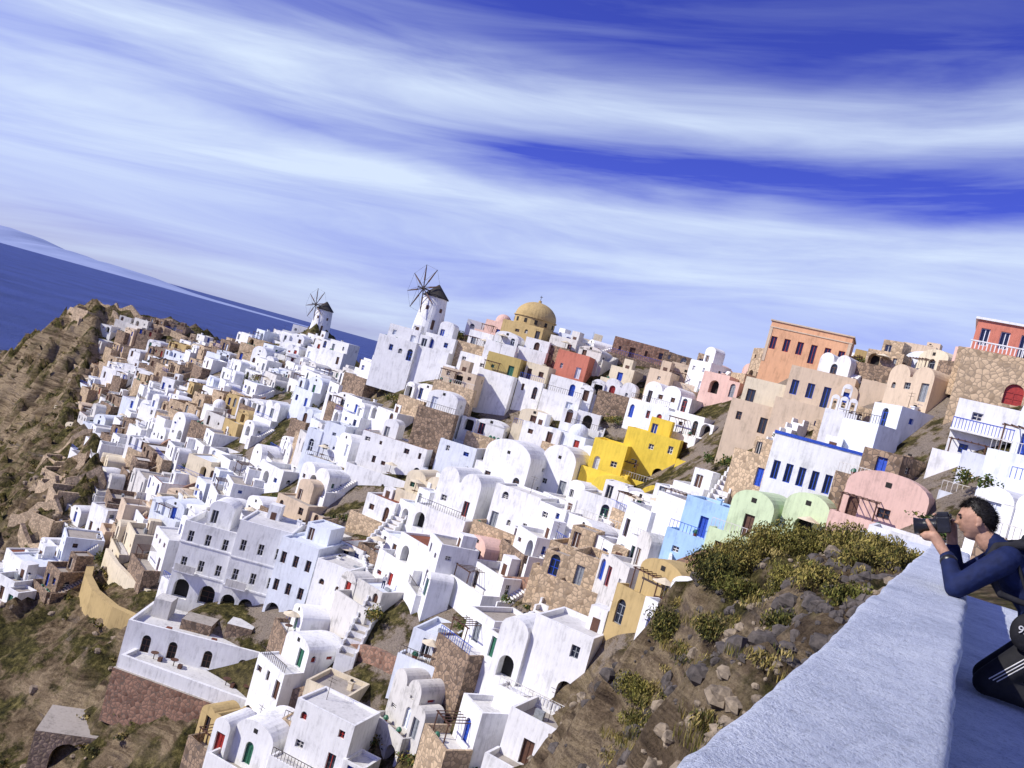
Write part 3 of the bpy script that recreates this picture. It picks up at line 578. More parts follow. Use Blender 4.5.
wall_strip('white_wall',[(31,49),(34,53),(38,57),(46,61)],1.0,.6,'white',below=5)
wall_strip('white_wall',[(24,44),(28,46.5),(31,47.5)],.8,.5,'white_worn',below=3)
def lane(P,wd=1.6):
    mb=MB(); 
    for i in range(len(P)-1):
        a,b2=Vector(P[i]),Vector(P[i+1]); k=max(2,int((b2-a).length/.8)); d=(b2-a).normalized(); nr=Vector((-d.y,d.x))*wd/2
        for j in range(k):
            p=a.lerp(b2,j/k);q=a.lerp(b2,(j+1)/k)+d*.02; z_=max(Hs(p.x,p.y),Hs(q.x,q.y))+1.4
            c=[p-nr,p+nr,q+nr,q-nr]
            mb.q([(u.x,u.y,z_) for u in c],'floor'); 
            for s_ in range(4): u,w2=c[s_],c[(s_+1)%4]; mb.q([(u.x,u.y,z_-3.5),(w2.x,w2.y,z_-3.5),(w2.x,w2.y,z_),(u.x,u.y,z_)],'white')
            for sg in(-1,1):
                e=nr*sg; o2=nr.normalized()*sg*.22
                cc=[p+e,p+e+o2,q+e+o2,q+e]; mb.q([(u.x,u.y,z_+.5) for u in cc],'white')
                for s_ in range(4): u,w2=cc[s_],cc[(s_+1)%4]; mb.q([(u.x,u.y,z_-3.5),(w2.x,w2.y,z_-3.5),(w2.x,w2.y,z_+.5),(u.x,u.y,z_+.5)],'white')
    mb.obj('stepped_lane',(0,0,ZC))
lane([(7,77),(11,83),(12,92),(18,98)]); lane([(-9,84),(-8,92),(-12,104),(-8,116)]); lane([(-42,122),(-38,136),(-46,150)]); lane([(18,70),(20,80),(27,92),(34,96)],1.4)
# ------------------------------------------------------------------ foliage
def foliage_mats(name,cs):
    out=[]
    for k,c in enumerate(cs):
        m,t,b=nt(f'{name}_{k}'); geo=nd(t,'ShaderNodeNewGeometry'); nn=nd(t,'ShaderNodeTexNoise',i_Scale=1.5,i_Detail=2.); t.links.new(geo.outputs['Position'],nn.inputs['Vector'])
        r=ramp(t,nn.outputs[0],[(.35,mul(c,.6)),(.65,mul(c,1.3))]); t.links.new(r.outputs[0],b.inputs['Base Color']); b.inputs['Roughness'].default_value=.9; b.inputs['Specular IOR Level'].default_value=.15; out.append(m)
    return out
def foliage(name,C,per,size,cs,blade=False,upright=0.,nl=9,asp=.22):
    vs=[];fs=[];mi=[]
    for (x,y,z,r,h) in C:
        k=max(40,int(per*r*r)); lob=[(rng.normal(0,.45),rng.normal(0,.45),rng.uniform(.1,1.)) for _ in range(nl)]
        bias=rng.integers(len(cs))
        for _ in range(k):
            if blade:
                a=rng.uniform(0,2*math.pi);rr=r*math.sqrt(rng.random())*.7; bx,by=x+rr*math.cos(a),y+rr*math.sin(a)
                le=h*rng.uniform(.5,1.)*(1-.4*rr/r); lean=rng.normal(0,.28,2)+np.array([math.cos(a),math.sin(a)])*.35*rr/r
                tw_=rng.uniform(0,math.pi);dx,dy=math.cos(tw_)*size,math.sin(tw_)*size
                i=len(vs); vs+=[(bx-dx,by-dy,z-.2),(bx+dx,by+dy,z-.2),(bx+lean[0]*le,by+lean[1]*le,z+le)]; fs.append((i,i+1,i+2))
            else:
                l=lob[rng.integers(nl)]; p=rng.normal(0,1,3);p/=np.linalg.norm(p)+1e-6;p*=rng.random()**.4*.5
                px=x+(l[0]*.7+p[0])*r;py=y+(l[1]*.7+p[1])*r;pz=z+max(-.1,(l[2]*.6+p[2]*.6))*h
                u=rng.normal(0,1,3); u[2]+=upright*np.sign(u[2]); u/=np.linalg.norm(u);w_=np.cross(u,rng.normal(0,1,3));w_/=np.linalg.norm(w_)+1e-6
                s=size*rng.uniform(.6,1.5);u*=s;w_*=s*(.5 if upright==0 else asp);i=len(vs)
                vs+=[(px-u[0],py-u[1],pz-u[2]),(px+w_[0],py+w_[1],pz+w_[2]),(px+u[0],py+u[1],pz+u[2]),(px-w_[0],py-w_[1],pz-w_[2])]; fs.append((i,i+1,i+2,i+3))
            mi.append(int(bias if rng.random()<.5 else rng.integers(len(cs))))
    me=bpy.data.meshes.new(name); me.from_pydata(vs,[],fs)
    for m in foliage_mats(name,cs): me.materials.append(m)
    me.polygons.foreach_set('material_index',mi); me.update(); o=bpy.data.objects.new(name,me); o.location=(0,0,ZC); scene.collection.objects.link(o); return o
dry=[(.27,.21,.06),(.16,.145,.035),(.34,.27,.10),(.08,.085,.025)]
bushc=[(.20,.18,.045),(.12,.125,.03),(.27,.22,.065),(.055,.06,.02)]
grn=[(.05,.09,.02),(.08,.12,.03),(.03,.055,.015),(.12,.13,.04)]
olive=[(.08,.08,.03),(.04,.045,.018),(.13,.12,.045)]
C=[]
rs=random.Random(4)
for _ in range(430):
    y=rs.uniform(17,46);x=rs.uniform(6+.05*y,.52*y-1)
    if x<5 or x>22: continue
    z=Hd(x,y)
    if z<-14 or fbm(np.array(x*.25),np.array(y*.25))<.49: continue
    r=rs.uniform(.3,.8); C.append((x,y,z,r,r*rs.uniform(.8,1.1)))
big=[]
for (x,y,r) in ((11.2,37.5,1.5),(12.4,38.5,1.6),(13.6,38.,1.8),(14.9,37,1.6),(16,35.5,1.4),(10,38.,1.4),(17.3,33,1.2),(9.2,36.5,1.1),(12,35,1.1),(13.5,34.5,1.2),(14.5,30.5,1.),(15.6,32,1.),(10.5,26,.8),(12,29,.9),(9.5,31,.9),(10.5,33.5,1.),(8.6,33,.8),(11.5,24.5,.7)): big.append((x,y,Hd(x,y),r,r*1.25))
foliage('dry_shrubs',C,420,.085,dry,upright=1.2)
foliage('crest_bushes',big,2600,.075,bushc,upright=.7,nl=16,asp=.32)
foliage('dry_grass',[(c[0]+rs.uniform(-1,1),c[1]+rs.uniform(-1,1),c[2],c[3]*1.1,c[4]*.5) for c in C[::2]],130,.014,dry,blade=True)
C=[]
for _ in range(700):
    x=rs.uniform(-85,-14);y=rs.uniform(66,175)
    if inpoly(x,y): continue
    z=Hd(x,y)
    if z<-66 or fbm(np.array(x*.08),np.array(y*.08))<.43: continue
    r=rs.uniform(.4,1.1); C.append((x,y,z,r,r*.7))
for _ in range(420):
    x=rs.uniform(-180,-80);y=rs.uniform(160,300)
    if inpoly(x,y): continue
    r=rs.uniform(.7,1.8); C.append((x,y,Hd(x,y),r,r*.6))
foliage('hillside_scrub',C,50,.2,olive+dry[:3])
C=[]
for _ in range(190):
    x=rs.uniform(-9,6);y=rs.uniform(58,79)
    if inpoly(x,y): continue
    r=rs.uniform(.4,1.2); C.append((x,y,Hd(x,y),r,r))
for (x,y,r) in ((-3,117,2.),(-1,118.5,2.2),(-5,115.5,1.6),(-7,114,1.8),(2,83,1.4),(4,82,1.2),(45,112,1.6),(50,108,1.5),(38,110,1.4),(-62,205,2.),(-66,209,2.),(-58,203,1.8),(-40,170,1.7),(56,92,1.5)): C.append((x,y,Hs(x,y)+.5,r,r*1.5))
for (x,y,z) in shr:
    for _ in range(3):
        r=rs.uniform(.6,1.4); C.append((x+rs.uniform(-2,2),y+rs.uniform(-2,2),z+.2,r,r*1.2))
foliage('green_bushes',C,130,.14,grn+dry[:2])
def rocks(name,C,c1,c2):
    vs=[];fs=[]
    for (x,y,z,r) in C:
        i0=len(vs); n,k=8,5; sx,sy,sz=rng.uniform(.6,1.2,3); off=rng.random(3)*50
        for j in range(k+1):
            th=math.pi*j/k
            for i in range(n):
                ph=2*math.pi*i/n; d=Vector((math.sin(th)*math.cos(ph),math.sin(th)*math.sin(ph),math.cos(th)))
                q=1+.45*mnoise.noise(d*1.6+Vector(off)); vs.append((x+d.x*r*sx*q,y+d.y*r*sy*q,z+d.z*r*sz*.8*q))
        for j in range(k):
            for i in range(n): fs.append((i0+j*n+i,i0+j*n+(i+1)%n,i0+(j+1)*n+(i+1)%n,i0+(j+1)*n+i))
    me=bpy.data.meshes.new(name); me.from_pydata(vs,[],fs); m,t,b=nt(name+'_mat'); geo=nd(t,'ShaderNodeNewGeometry'); nn=nd(t,'ShaderNodeTexNoise',i_Scale=2.,i_Detail=6.,i_Roughness=.7); t.links.new(geo.outputs['Position'],nn.inputs['Vector'])
    r=ramp(t,nn.outputs[0],[(.35,c1),(.65,c2)]); t.links.new(r.outputs[0],b.inputs['Base Color']); b.inputs['Roughness'].default_value=.95
    bp=nd(t,'ShaderNodeBump',i_Strength=.6,i_Distance=.08); t.links.new(nn.outputs[0],bp.inputs['Height']); t.links.new(bp.outputs[0],b.inputs['Normal'])
    me.materials.append(m); o=bpy.data.objects.new(name,me); o.location=(0,0,ZC); scene.collection.objects.link(o)
C=[];C2=[]
for _ in range(1700):
    y=rs.uniform(16,48);x=rs.uniform(5,.55*y); z=Hd(x,y)
    if z<-22: continue
    (C2 if fbm(np.array(x*.2+9),np.array(y*.2))>.5 else C).append((x,y,z,rs.choice([.08,.1,.14,.2,.28,.36])*rs.uniform(.6,1.2)))
rocks('loose_rocks',C,(.10,.08,.06),(.36,.29,.2)); rocks('lava_rocks',C2,(.03,.026,.024),(.13,.11,.095))
C=[]
for _ in range(520):
    x=rs.uniform(-100,-2);y=rs.uniform(58,190)
    if inpoly(x,y): continue
    C.append((x,y,Hd(x,y),rs.uniform(.2,.8)))
rocks('hillside_boulders',C,(.12,.09,.065),(.38,.30,.21))
mb=MB(); panel(mb,(-3.6,-1),(1,0),(0,-1),7.2,-4,3.2,[(2.,5.2,-1.,.6,True,'dark',None,2.5)],'stone_tan'); mb.q([(-3.6,-1,3.2),(3.6,-1,3.2),(3.6,5,3.2),(-3.6,5,3.2)],'floor'); mb.q([(-3.6,-1,-4),(-3.6,5,-4),(-3.6,5,3.2),(-3.6,-1,3.2)],'stone_tan'); mb.q([(3.6,-1,-4),(3.6,5,-4),(3.6,5,3.2),(3.6,-1,3.2)],'stone_tan')
mb.obj('cave_entrance',(-35.5,88,ZC-52.6),face(.25,-.97))
# ------------------------------------------------------------------ parapet + walkway
D=Vector((.505,.863,0)).normalized(); Nr=Vector((D.y,-D.x,0)); O0=Vector((.402,1.258,0))
m,t,b=nt('whitewashed_parapet'); geo=nd(t,'ShaderNodeNewGeometry'); L=t.links.new
a1=nd(t,'ShaderNodeTexNoise',i_Scale=2.6,i_Detail=8.,i_Roughness=.75); a2=nd(t,'ShaderNodeTexNoise',i_Scale=42.,i_Detail=6.,i_Roughness=.75); a3=nd(t,'ShaderNodeTexNoise',i_Scale=170.,i_Detail=4.)
for q in(a1,a2,a3): L(geo.outputs['Position'],q.inputs['Vector'])
r1=ramp(t,a1.outputs[0],[(.32,(.40,.45,.55)),(.46,(.57,.62,.72)),(.60,(.70,.75,.83)),(.72,(.78,.82,.88))]); r2=ramp(t,a2.outputs[0],[(.34,(.50,.50,.52)),(.5,(1,1,1))])
mx=nd(t,'ShaderNodeMixRGB',blend_type='MULTIPLY'); mx.inputs[0].default_value=.6; L(r1.outputs[0],mx.inputs[1]); L(r2.outputs[0],mx.inputs[2])
r3=ramp(t,a3.outputs[0],[(.30,(.35,.35,.38)),(.42,(1,1,1))]); mx2=nd(t,'ShaderNodeMixRGB',blend_type='MULTIPLY'); mx2.inputs[0].default_value=.7; L(mx.outputs[0],mx2.inputs[1]); L(r3.outputs[0],mx2.inputs[2])
L(mx2.outputs[0],b.inputs['Base Color']); b.inputs['Roughness'].default_value=.95; b.inputs['Specular IOR Level'].default_value=.2
s1=nd(t,'ShaderNodeMath',operation='MULTIPLY_ADD'); L(a3.outputs[0],s1.inputs[0]); s1.inputs[1].default_value=.4; L(a2.outputs[0],s1.inputs[2])
bp=nd(t,'ShaderNodeBump',i_Strength=1.,i_Distance=.018); L(s1.outputs[0],bp.inputs['Height']); L(bp.outputs[0],b.inputs['Normal'])
PM=m
def parapet(name,t0,t1,wd,ztop,zbo,zbi,step=.05):
    sec=[(0,zbo)]; rr=.03
    for z_ in np.linspace(zbo,ztop-.05,10)[1:]: sec.append((0,z_))
    for k in range(1,6): a=math.pi/2*k/6; sec.append((rr-rr*math.cos(a),ztop-rr+rr*math.sin(a)))
    for u in np.linspace(rr,wd-rr,12): sec.append((u,ztop))
    for k in range(1,6): a=math.pi/2*k/6; sec.append((wd-rr+rr*math.sin(a),ztop-rr+rr*math.cos(a)))
    for z_ in np.linspace(ztop-.04,zbi,8): sec.append((wd,z_))
    ts=np.arange(t0,t1+1e-6,step); vs=[];fs=[]
    for q in ts:
        for (u,z) in sec:
            p=O0+D*q+Nr*u+Vector((0,0,z)); nz=mnoise.noise(p*1.3)*.012+mnoise.noise(p*6)*.006+mnoise.noise(p*22)*.003
            cu=(u/wd-.5)*2; p=p+Nr*nz*cu*1.2+Vector((0,0,nz*.8 if z>zbo+1 else 0)); vs.append(tuple(p+Vector((0,0,ZC))))
    k=len(sec)
    for i in range(len(ts)-1):
        for j in range(k-1): fs.append((i*k+j,i*k+j+1,(i+1)*k+j+1,(i+1)*k+j))
    fs.append(tuple(range(k))); fs.append(tuple(range((len(ts)-1)*k,len(ts)*k)))
    me=bpy.data.meshes.new(name); me.from_pydata(vs,[],fs); me.polygons.foreach_set('use_smooth',[True]*(len(fs)-2)+[False]*2); me.materials.append(PM); me.update()
    o=bpy.data.objects.new(name,me); scene.collection.objects.link(o); return o
parapet('parapet_wall',-4,8.6,.365,-.5,-7,-1.3)
ZF=-.95
vs=[];fs=[];nu,nv=30,60
for i in range(nv+1):
    for j in range(nu+1):
        p=O0+D*(-4+13*i/nv)+Nr*(.33+4.2*j/nu); vs.append((p.x,p.y,ZC+ZF+mnoise.noise(p*1.3)*.012))
for i in range(nv):
    for j in range(nu): k=i*(nu+1)+j; fs.append((k,k+1,k+nu+2,k+nu+1))
me=bpy.data.meshes.new('walkway'); me.from_pydata(vs,[],fs); me.materials.append(PM); me.polygons.foreach_set('use_smooth',[True]*len(fs)); scene.collection.objects.link(bpy.data.objects.new('walkway',me))
# ------------------------------------------------------------------ photographer
F=Vector((-.863,.505,0)); H0=Vector((2.65,4.5,0))
def mat1(name,c,rough=.8,spec=.3): 
    m,t,b=nt(name); geo=nd(t,'ShaderNodeNewGeometry'); nn=nd(t,'ShaderNodeTexNoise',i_Scale=25.,i_Detail=4.); t.links.new(geo.outputs['Position'],nn.inputs['Vector'])
    r=ramp(t,nn.outputs[0],[(.3,mul(c,.75)),(.7,mul(c,1.25))]); t.links.new(r.outputs[0],b.inputs['Base Color']); b.inputs['Roughness'].default_value=rough; b.inputs['Specular IOR Level'].default_value=spec
    bp=nd(t,'ShaderNodeBump',i_Strength=.4,i_Distance=.012); t.links.new(nn.outputs[0],bp.inputs['Height']); t.links.new(bp.outputs[0],b.inputs['Normal']); return m
skin=mat1('skin',(.42,.24,.16),.55); navy=mat1('navy_jacket',(.006,.013,.058)); black=mat1('black_trousers',(.010,.010,.013)); hairm=mat1('black_hair',(.010,.008,.007),.6); camm=mat1('camera_black',(.012,.012,.013),.35,.5); whitef=mat1('white_fabric',(.6,.6,.6)); shoem=mat1('shoe',(.03,.03,.035)); beigef=mat1('beige_fabric',(.35,.28,.2)); redf=mat1('red_fabric',(.3,.04,.03)); packm=mat1('backpack_fabric',(.016,.016,.02),.85)
def person_root(name,H,F_):
    L2=Vector((-F_.y,F_.x,0)); o=bpy.data.objects.new(name,None); scene.collection.objects.link(o)
    o.matrix_world=Matrix(((F_.x,L2.x,0,H.x),(F_.y,L2.y,0,H.y),(0,0,1,H.z),(0,0,0,1))); return o
per=person_root('photographer',Vector((H0.x,H0.y,ZC)),F)
def mesh_child(name,vs,fs,mat,remesh=None,smooth=4,par=None):
    me=bpy.data.meshes.new(name); me.from_pydata([tuple(v) for v in vs],[],fs); me.materials.append(mat); me.polygons.foreach_set('use_smooth',[True]*len(fs)); me.update()
    o=bpy.data.objects.new(name,me); scene.collection.objects.link(o); o.parent=par or per
    if remesh:
        r=o.modifiers.new('r','REMESH'); r.mode='VOXEL'; r.voxel_size=remesh; r.use_smooth_shade=True
        s=o.modifiers.new('s','SMOOTH'); s.iterations=smooth; s.factor=.5
    return o
class GB:
    def __init__(s): s.v=[];s.f=[]
    def cap(s,a,b,r0,r1,n=14,k=4):
        a=Vector(a);b=Vector(b);d=(b-a).normalized();u=d.orthogonal().normalized();w=d.cross(u);i0=len(s.v);rings=[]
        for j in range(k+1): t=math.pi/2*(1-j/k); rings.append((a-d*r0*math.sin(t),max(r0*math.cos(t),1e-4)))
        for j in range(k+1): t=math.pi/2*j/k; rings.append((b+d*r1*math.sin(t),max(r1*math.cos(t),1e-4)))
        for c,r in rings:
            for i in range(n): q=2*math.pi*i/n; s.v.append(c+(u*math.cos(q)+w*math.sin(q))*r)
        for j in range(len(rings)-1):
            for i in range(n): s.f.append((i0+j*n+i,i0+j*n+(i+1)%n,i0+(j+1)*n+(i+1)%n,i0+(j+1)*n+i))
        s.f.append(tuple(i0+i for i in range(n))[::-1]); s.f.append(tuple(i0+(len(rings)-1)*n+i for i in range(n)))
    def ell(s,c,r,M=None,n=20,k=12):
        i0=len(s.v);c=Vector(c)
        for j in range(k+1):
            th=math.pi*(j+.001)/(k+.002)
            for i in range(n):
                p=Vector((r[0]*math.sin(th)*math.cos(2*math.pi*i/n),r[1]*math.sin(th)*math.sin(2*math.pi*i/n),r[2]*math.cos(th)))
                s.v.append(c+(M@p if M else p))
        for j in range(k):
            for i in range(n): s.f.append((i0+j*n+i,i0+j*n+(i+1)%n,i0+(j+1)*n+(i+1)%n,i0+(j+1)*n+i))
        s.f.append(tuple(i0+i for i in range(n))); s.f.append(tuple(i0+k*n+i for i in range(n))[::-1])
    def chain(s,P,r):
        for i in range(len(P)-1): s.cap(P[i],P[i+1],r[i],r[i+1])
ry=lambda a: Matrix.Rotation(a,3,'Y')
g=GB()
g.ell((-.44,0,-.47),(.135,.165,.16),ry(R(35))); g.ell((-.35,0,-.36),(.12,.16,.17),ry(R(40))); g.ell((-.24,0,-.28),(.12,.175,.16),ry(R(45)))
g.cap((-.19,.14,-.225),(-.19,-.14,-.225),.072,.072); g.cap((-.2,0,-.24),(-.11,0,-.175),.085,.062)
CC=Vector((.138,.0,-.150))
wrL=(.075,.085,-.315); wrR=(.065,-.11,-.27)
for s_ in (1,-1):
    sh=(-.17,.175*s_,-.245); el=(.0,.215,-.445) if s_>0 else (.01,-.20,-.44); wr_=wrL if s_>0 else wrR
    g.chain([sh,el],[.07,.056]); g.chain([el,wr_],[.056,.040])
for k in range(5):
    a=Vector((-.17,.175,-.245)).lerp(Vector((0,.215,-.445)),.15+.17*k); g.ell(a,(.065-.002*k,.069-.002*k,.015),ry(R(35+10*(k%2))))
mesh_child('jacket',g.v,g.f,navy,.0075,2)
g=GB(); g.ell((-.5,0,-.53),(.14,.165,.12),ry(R(20)))
for s_ in(1,-1):
    hp=(-.5,.09*s_,-.55);kn=(-.25,.12*s_,-.872);an=(-.66,.11*s_,-.885)
    g.chain([hp,kn],[.098,.07]); g.chain([kn,an],[.066,.045])
mesh_child('trousers',g.v,g.f,black,.01,5)
g=GB()
for off in(-.018,.0,.018):
    a=Vector((-.42+off,.186,-.65)); b_=Vector((-.27+off,.186,-.84)); g.cap(a,b_,.003,.003,6,2)
mesh_child('trouser_stripes',g.v,g.f,whitef)
g=GB()
for s_ in(1,-1):
    g.cap((-.68,.11*s_,-.905),(-.72,.11*s_,-.80),.042,.045); g.cap((-.70,.11*s_,-.89),(-.78,.12*s_,-.915),.04,.036)
mesh_child('shoes',g.v,g.f,shoem,.008,3)
HC=Vector((-.012,0,-.076)); tilt=ry(R(18)); HSC=.92
def hp(d,k=1.):
    x,y,z=d; r=Vector((x*.098,y*.077,z*.122))
    if z<0:
        r.y*=1-.30*(-z)**1.3
        if x<0: r.x*=1-.35*(-z)
        else: r.x*=1+.04*(-z)
    G=lambda cy,cz,sy,sz: math.exp(-((y-cy)/sy)**2-((z-cz)/sz)**2) if x>0 else 0
    fx=.012*G(0,.12,.13,.16)+.024*G(0,-.10,.15,.10)
    fx+=.006*G(0,.30,.6,.09)-.010*G(.38,.13,.16,.10)-.010*G(-.38,.13,.16,.10)
    fx+=.009*G(0,-.36,.30,.055)+.009*G(0,-.48,.28,.055)-.004*G(0,-.42,.3,.025)-.004*G(0,-.58,.4,.06)+.012*G(0,-.82,.35,.16)
    fx+=.006*G(.55,-.1,.2,.2)+.006*G(-.55,-.1,.2,.2)
    r.x+=fx; return r*k*HSC
vs=[];fs=[];n_,kk=64,56
for j in range(kk+1):
    th=math.pi*(j+.01)/(kk+.02)
    for i in range(n_): ph=2*math.pi*i/n_; vs.append(HC+tilt@hp((math.sin(th)*math.cos(ph),math.sin(th)*math.sin(ph),math.cos(th))))
for j in range(kk):
    for i in range(n_): fs.append((j*n_+i,j*n_+(i+1)%n_,(j+1)*n_+(i+1)%n_,(j+1)*n_+i))
mesh_child('head',vs,fs,skin)
hv=[];hf=[];HL=[]
def hair_lim(d,jit):
    if d.x>.30: return .64+jit
    if d.x>-.05: return .64-(.30-d.x)*1.2+jit
    return max(-.45,.22-(-.05-d.x)*1.1)+jit
for j in range(kk+1):
    th=math.pi*(j+.01)/(kk+.02)
    for i in range(n_):
        ph=2*math.pi*i/n_; d=Vector((math.sin(th)*math.cos(ph),math.sin(th)*math.sin(ph),math.cos(th))); jit=.08*mnoise.noise(d*14)
        e=d.z-hair_lim(d,jit); q=1.0+.075*max(0,min(1,e*3))+.05*mnoise.noise(d*9)*max(0,min(1,e*4)); HL.append(e)
        hv.append(HC+tilt@hp(d,q+.004))
for j in range(kk):
    for i in range(n_):
        q=(j*n_+i,j*n_+(i+1)%n_,(j+1)*n_+(i+1)%n_,(j+1)*n_+i)
        if (HL[q[0]]+HL[q[2]])/2>0: hf.append(q)
for _ in range(4200):
    d=Vector(rng.normal(0,1,3)).normalized()
    if d.z<hair_lim(d,0)-.05: continue
    p=HC+tilt@hp(d,1.03); nrm=(tilt@Vector((d.x,d.y,d.z))).normalized(); grow=(nrm*.8+tilt@Vector((.55 if d.z>.5 else -.2,0,-.35 if d.z<.5 else 0))+Vector(rng.normal(0,.3,3))).normalized(); s_=grow.orthogonal().normalized()*.0016; ln=rng.uniform(.014,.030)
    i=len(hv); hv+=[p-s_,p+s_,p+grow*ln]; hf.append((i,i+1,i+2))
mesh_child('hair',hv,hf,hairm)
g=GB()
for s_ in(1,-1):
    c=HC+tilt@Vector((-.008,.073*s_,-.005)); g.ell(c,(.017,.009,.030),ry(R(20)),12,8); g.ell(c+Vector((.004,.004*s_,-.022)),(.010,.007,.012),None,10,6)
g.cap(HC+Vector((-.035,0,-.06)),(-.10,0,-.18),.050,.058)
mesh_child('neck_and_ears',g.v,g.f,skin,.004,2)
g=GB()
for s_ in(1,-1): g.ell(HC+tilt@Vector((.077,.028*s_,.015)),(.009,.012,.007),None,10,6)
mesh_child('eyes',g.v,g.f,hairm)
g=GB()
for s_ in(1,-1): g.cap(HC+tilt@Vector((.090,.017*s_,.034)),HC+tilt@Vector((.077,.043*s_,.035)),.0035,.0025,8,2)
mesh_child('eyebrows',g.v,g.f,hairm)
cd=ry(R(19))
vs=[];fs=[]
def bx(c,hx_,hy,hz):
    i=len(vs)
    for sx in(-1,1):
        for sy in(-1,1):
            for sz in(-1,1): vs.append(CC+cd@(Vector(c)+Vector((sx*hx_,sy*hy,sz*hz))))
    for q in((0,1,3,2),(4,6,7,5),(0,4,5,1),(2,3,7,6),(0,2,6,4),(1,5,7,3)): fs.append(tuple(i+w for w in q))
bx((0,0,0),.034,.068,.045); bx((.0,0,.055),.03,.03,.016); bx((.01,-.055,0),.042,.02,.046); bx((-.036,0,.045),.008,.02,.014)
o=mesh_child('camera_body',vs,fs,camm); o.data.polygons.foreach_set('use_smooth',[False]*len(fs)); bv=o.modifiers.new('b','BEVEL'); bv.width=.008; bv.segments=3
g=GB()
def cyl(x0,x1,r0,r1,n=24):
    i0=len(g.v)
    for x,r in((x0,r0),(x1,r1)):
        for i in range(n): q=2*math.pi*i/n; g.v.append(CC+cd@Vector((x,math.cos(q)*r,math.sin(q)*r-.004)))
    for i in range(n): g.f.append((i0+i,i0+(i+1)%n,i0+n+(i+1)%n,i0+n+i))
    g.f.append(tuple(i0+i for i in range(n))); g.f.append(tuple(i0+n+i for i in range(n)))
cyl(.033,.06,.037,.037); cyl(.06,.062,.034,.034); cyl(.062,.10,.039,.039); cyl(.10,.103,.036,.036); cyl(.103,.125,.038,.041); cyl(.125,.15,.041,.047)
o=mesh_child('camera_lens',g.v,g.f,camm); o.data.polygons.foreach_set('use_smooth',[False]*len(g.f))
def hand(name,wr,palm,fingers,thumb):
    g=GB(); g.cap(wr,palm[0],.027,.03); 
    g.ell((Vector(palm[0])+Vector(palm[1]))/2,(.03,.03,.03)); g.cap(palm[0],palm[1],.026,.028)
    for P in fingers: g.chain(P,[.0105,.0100,.0092,.0078])
    g.chain(thumb,[.015,.0125,.0100]); mesh_child(name,g.v,g.f,skin,.0033,3)
ctr=lambda x,a,r: CC+cd@Vector((x,math.cos(a)*r,math.sin(a)*r-.004))
fin=[]
for i,(x,l) in enumerate(((.118,.95),(.097,1.),(.076,.97),(.056,.85))):
    fin.append([ctr(x-.006,R(-60),.058),ctr(x,R(-100*l),.055),ctr(x+.003,R(-140*l),.052),ctr(x+.004,R(-172*l),.05)])
hand('left_hand',wrL,(ctr(.05,R(-50),.075),ctr(.088,R(-58),.066)),fin,[ctr(.05,R(-35),.062),ctr(.066,R(2),.056),ctr(.078,R(35),.051)])
gp=lambda x,y,z: CC+cd@Vector((x,y,z))
fin=[]
for i,(z,l) in enumerate(((.028,.9),(.008,1.),(-.012,.95),(-.031,.8))):
    fin.append([gp(-.012,-.096,z),gp(.025,-.098,z),gp(.058,-.086+.004*i,z-.001),gp(.064,-.062,z-.002)])
fin[0]=[gp(-.012,-.096,.03),gp(.018,-.094,.045),gp(.04,-.078,.056),gp(.046,-.06,.056)]
hand('right_hand',wrR,(gp(-.035,-.098,-.012),gp(-.014,-.096,.0)),fin,[gp(-.035,-.09,.0),gp(-.047,-.07,.02),gp(-.045,-.045,.022)])
g=GB(); dv=(Vector(wrL)-Vector((0,.215,-.445))).normalized(); wv=Vector(wrL)-dv*.03; g.cap(wv,wv+dv*.012,.044,.044,18,2); mesh_child('wrist_watch',g.v,g.f,camm)
g=GB(); g.ell((-.40,0,-.22),(.11,.155,.22),ry(R(45))); g.ell((-.45,0,-.24),(.10,.13,.15),ry(R(45))); mesh_child('backpack',g.v,g.f,packm,.01,3)
g=GB()
for s_ in(1,-1): g.chain([(-.32,.11*s_,-.11),(-.22,.12*s_,-.142),(-.13,.13*s_,-.18),(-.10,.145*s_,-.29),(-.2,.17*s_,-.41),(-.33,.165*s_,-.42)],[.024,.024,.024,.022,.018,.015])
mesh_child('backpack_straps',g.v,g.f,packm,.006,2)
g=GB(); g.ell((-.36,.20,-.55),(.085,.045,.10)); g.chain([(-.36,.20,-.47),(-.30,.19,-.35),(-.22,.17,-.20)],[.012,.01,.01]); mesh_child('hip_bag',g.v,g.f,black,.008,3)
cu=bpy.data.curves.new('bag_number','FONT'); cu.body='95'; cu.size=.055; cu.extrude=.002; cu.align_x='CENTER'; to=bpy.data.objects.new('bag_number',cu); cu.materials.append(whitef); scene.collection.objects.link(to); to.parent=per
to.matrix_local=Matrix(((-1,0,0,-.335),(0,0,1,.246),(0,1,0,-.56),(0,0,0,1)))
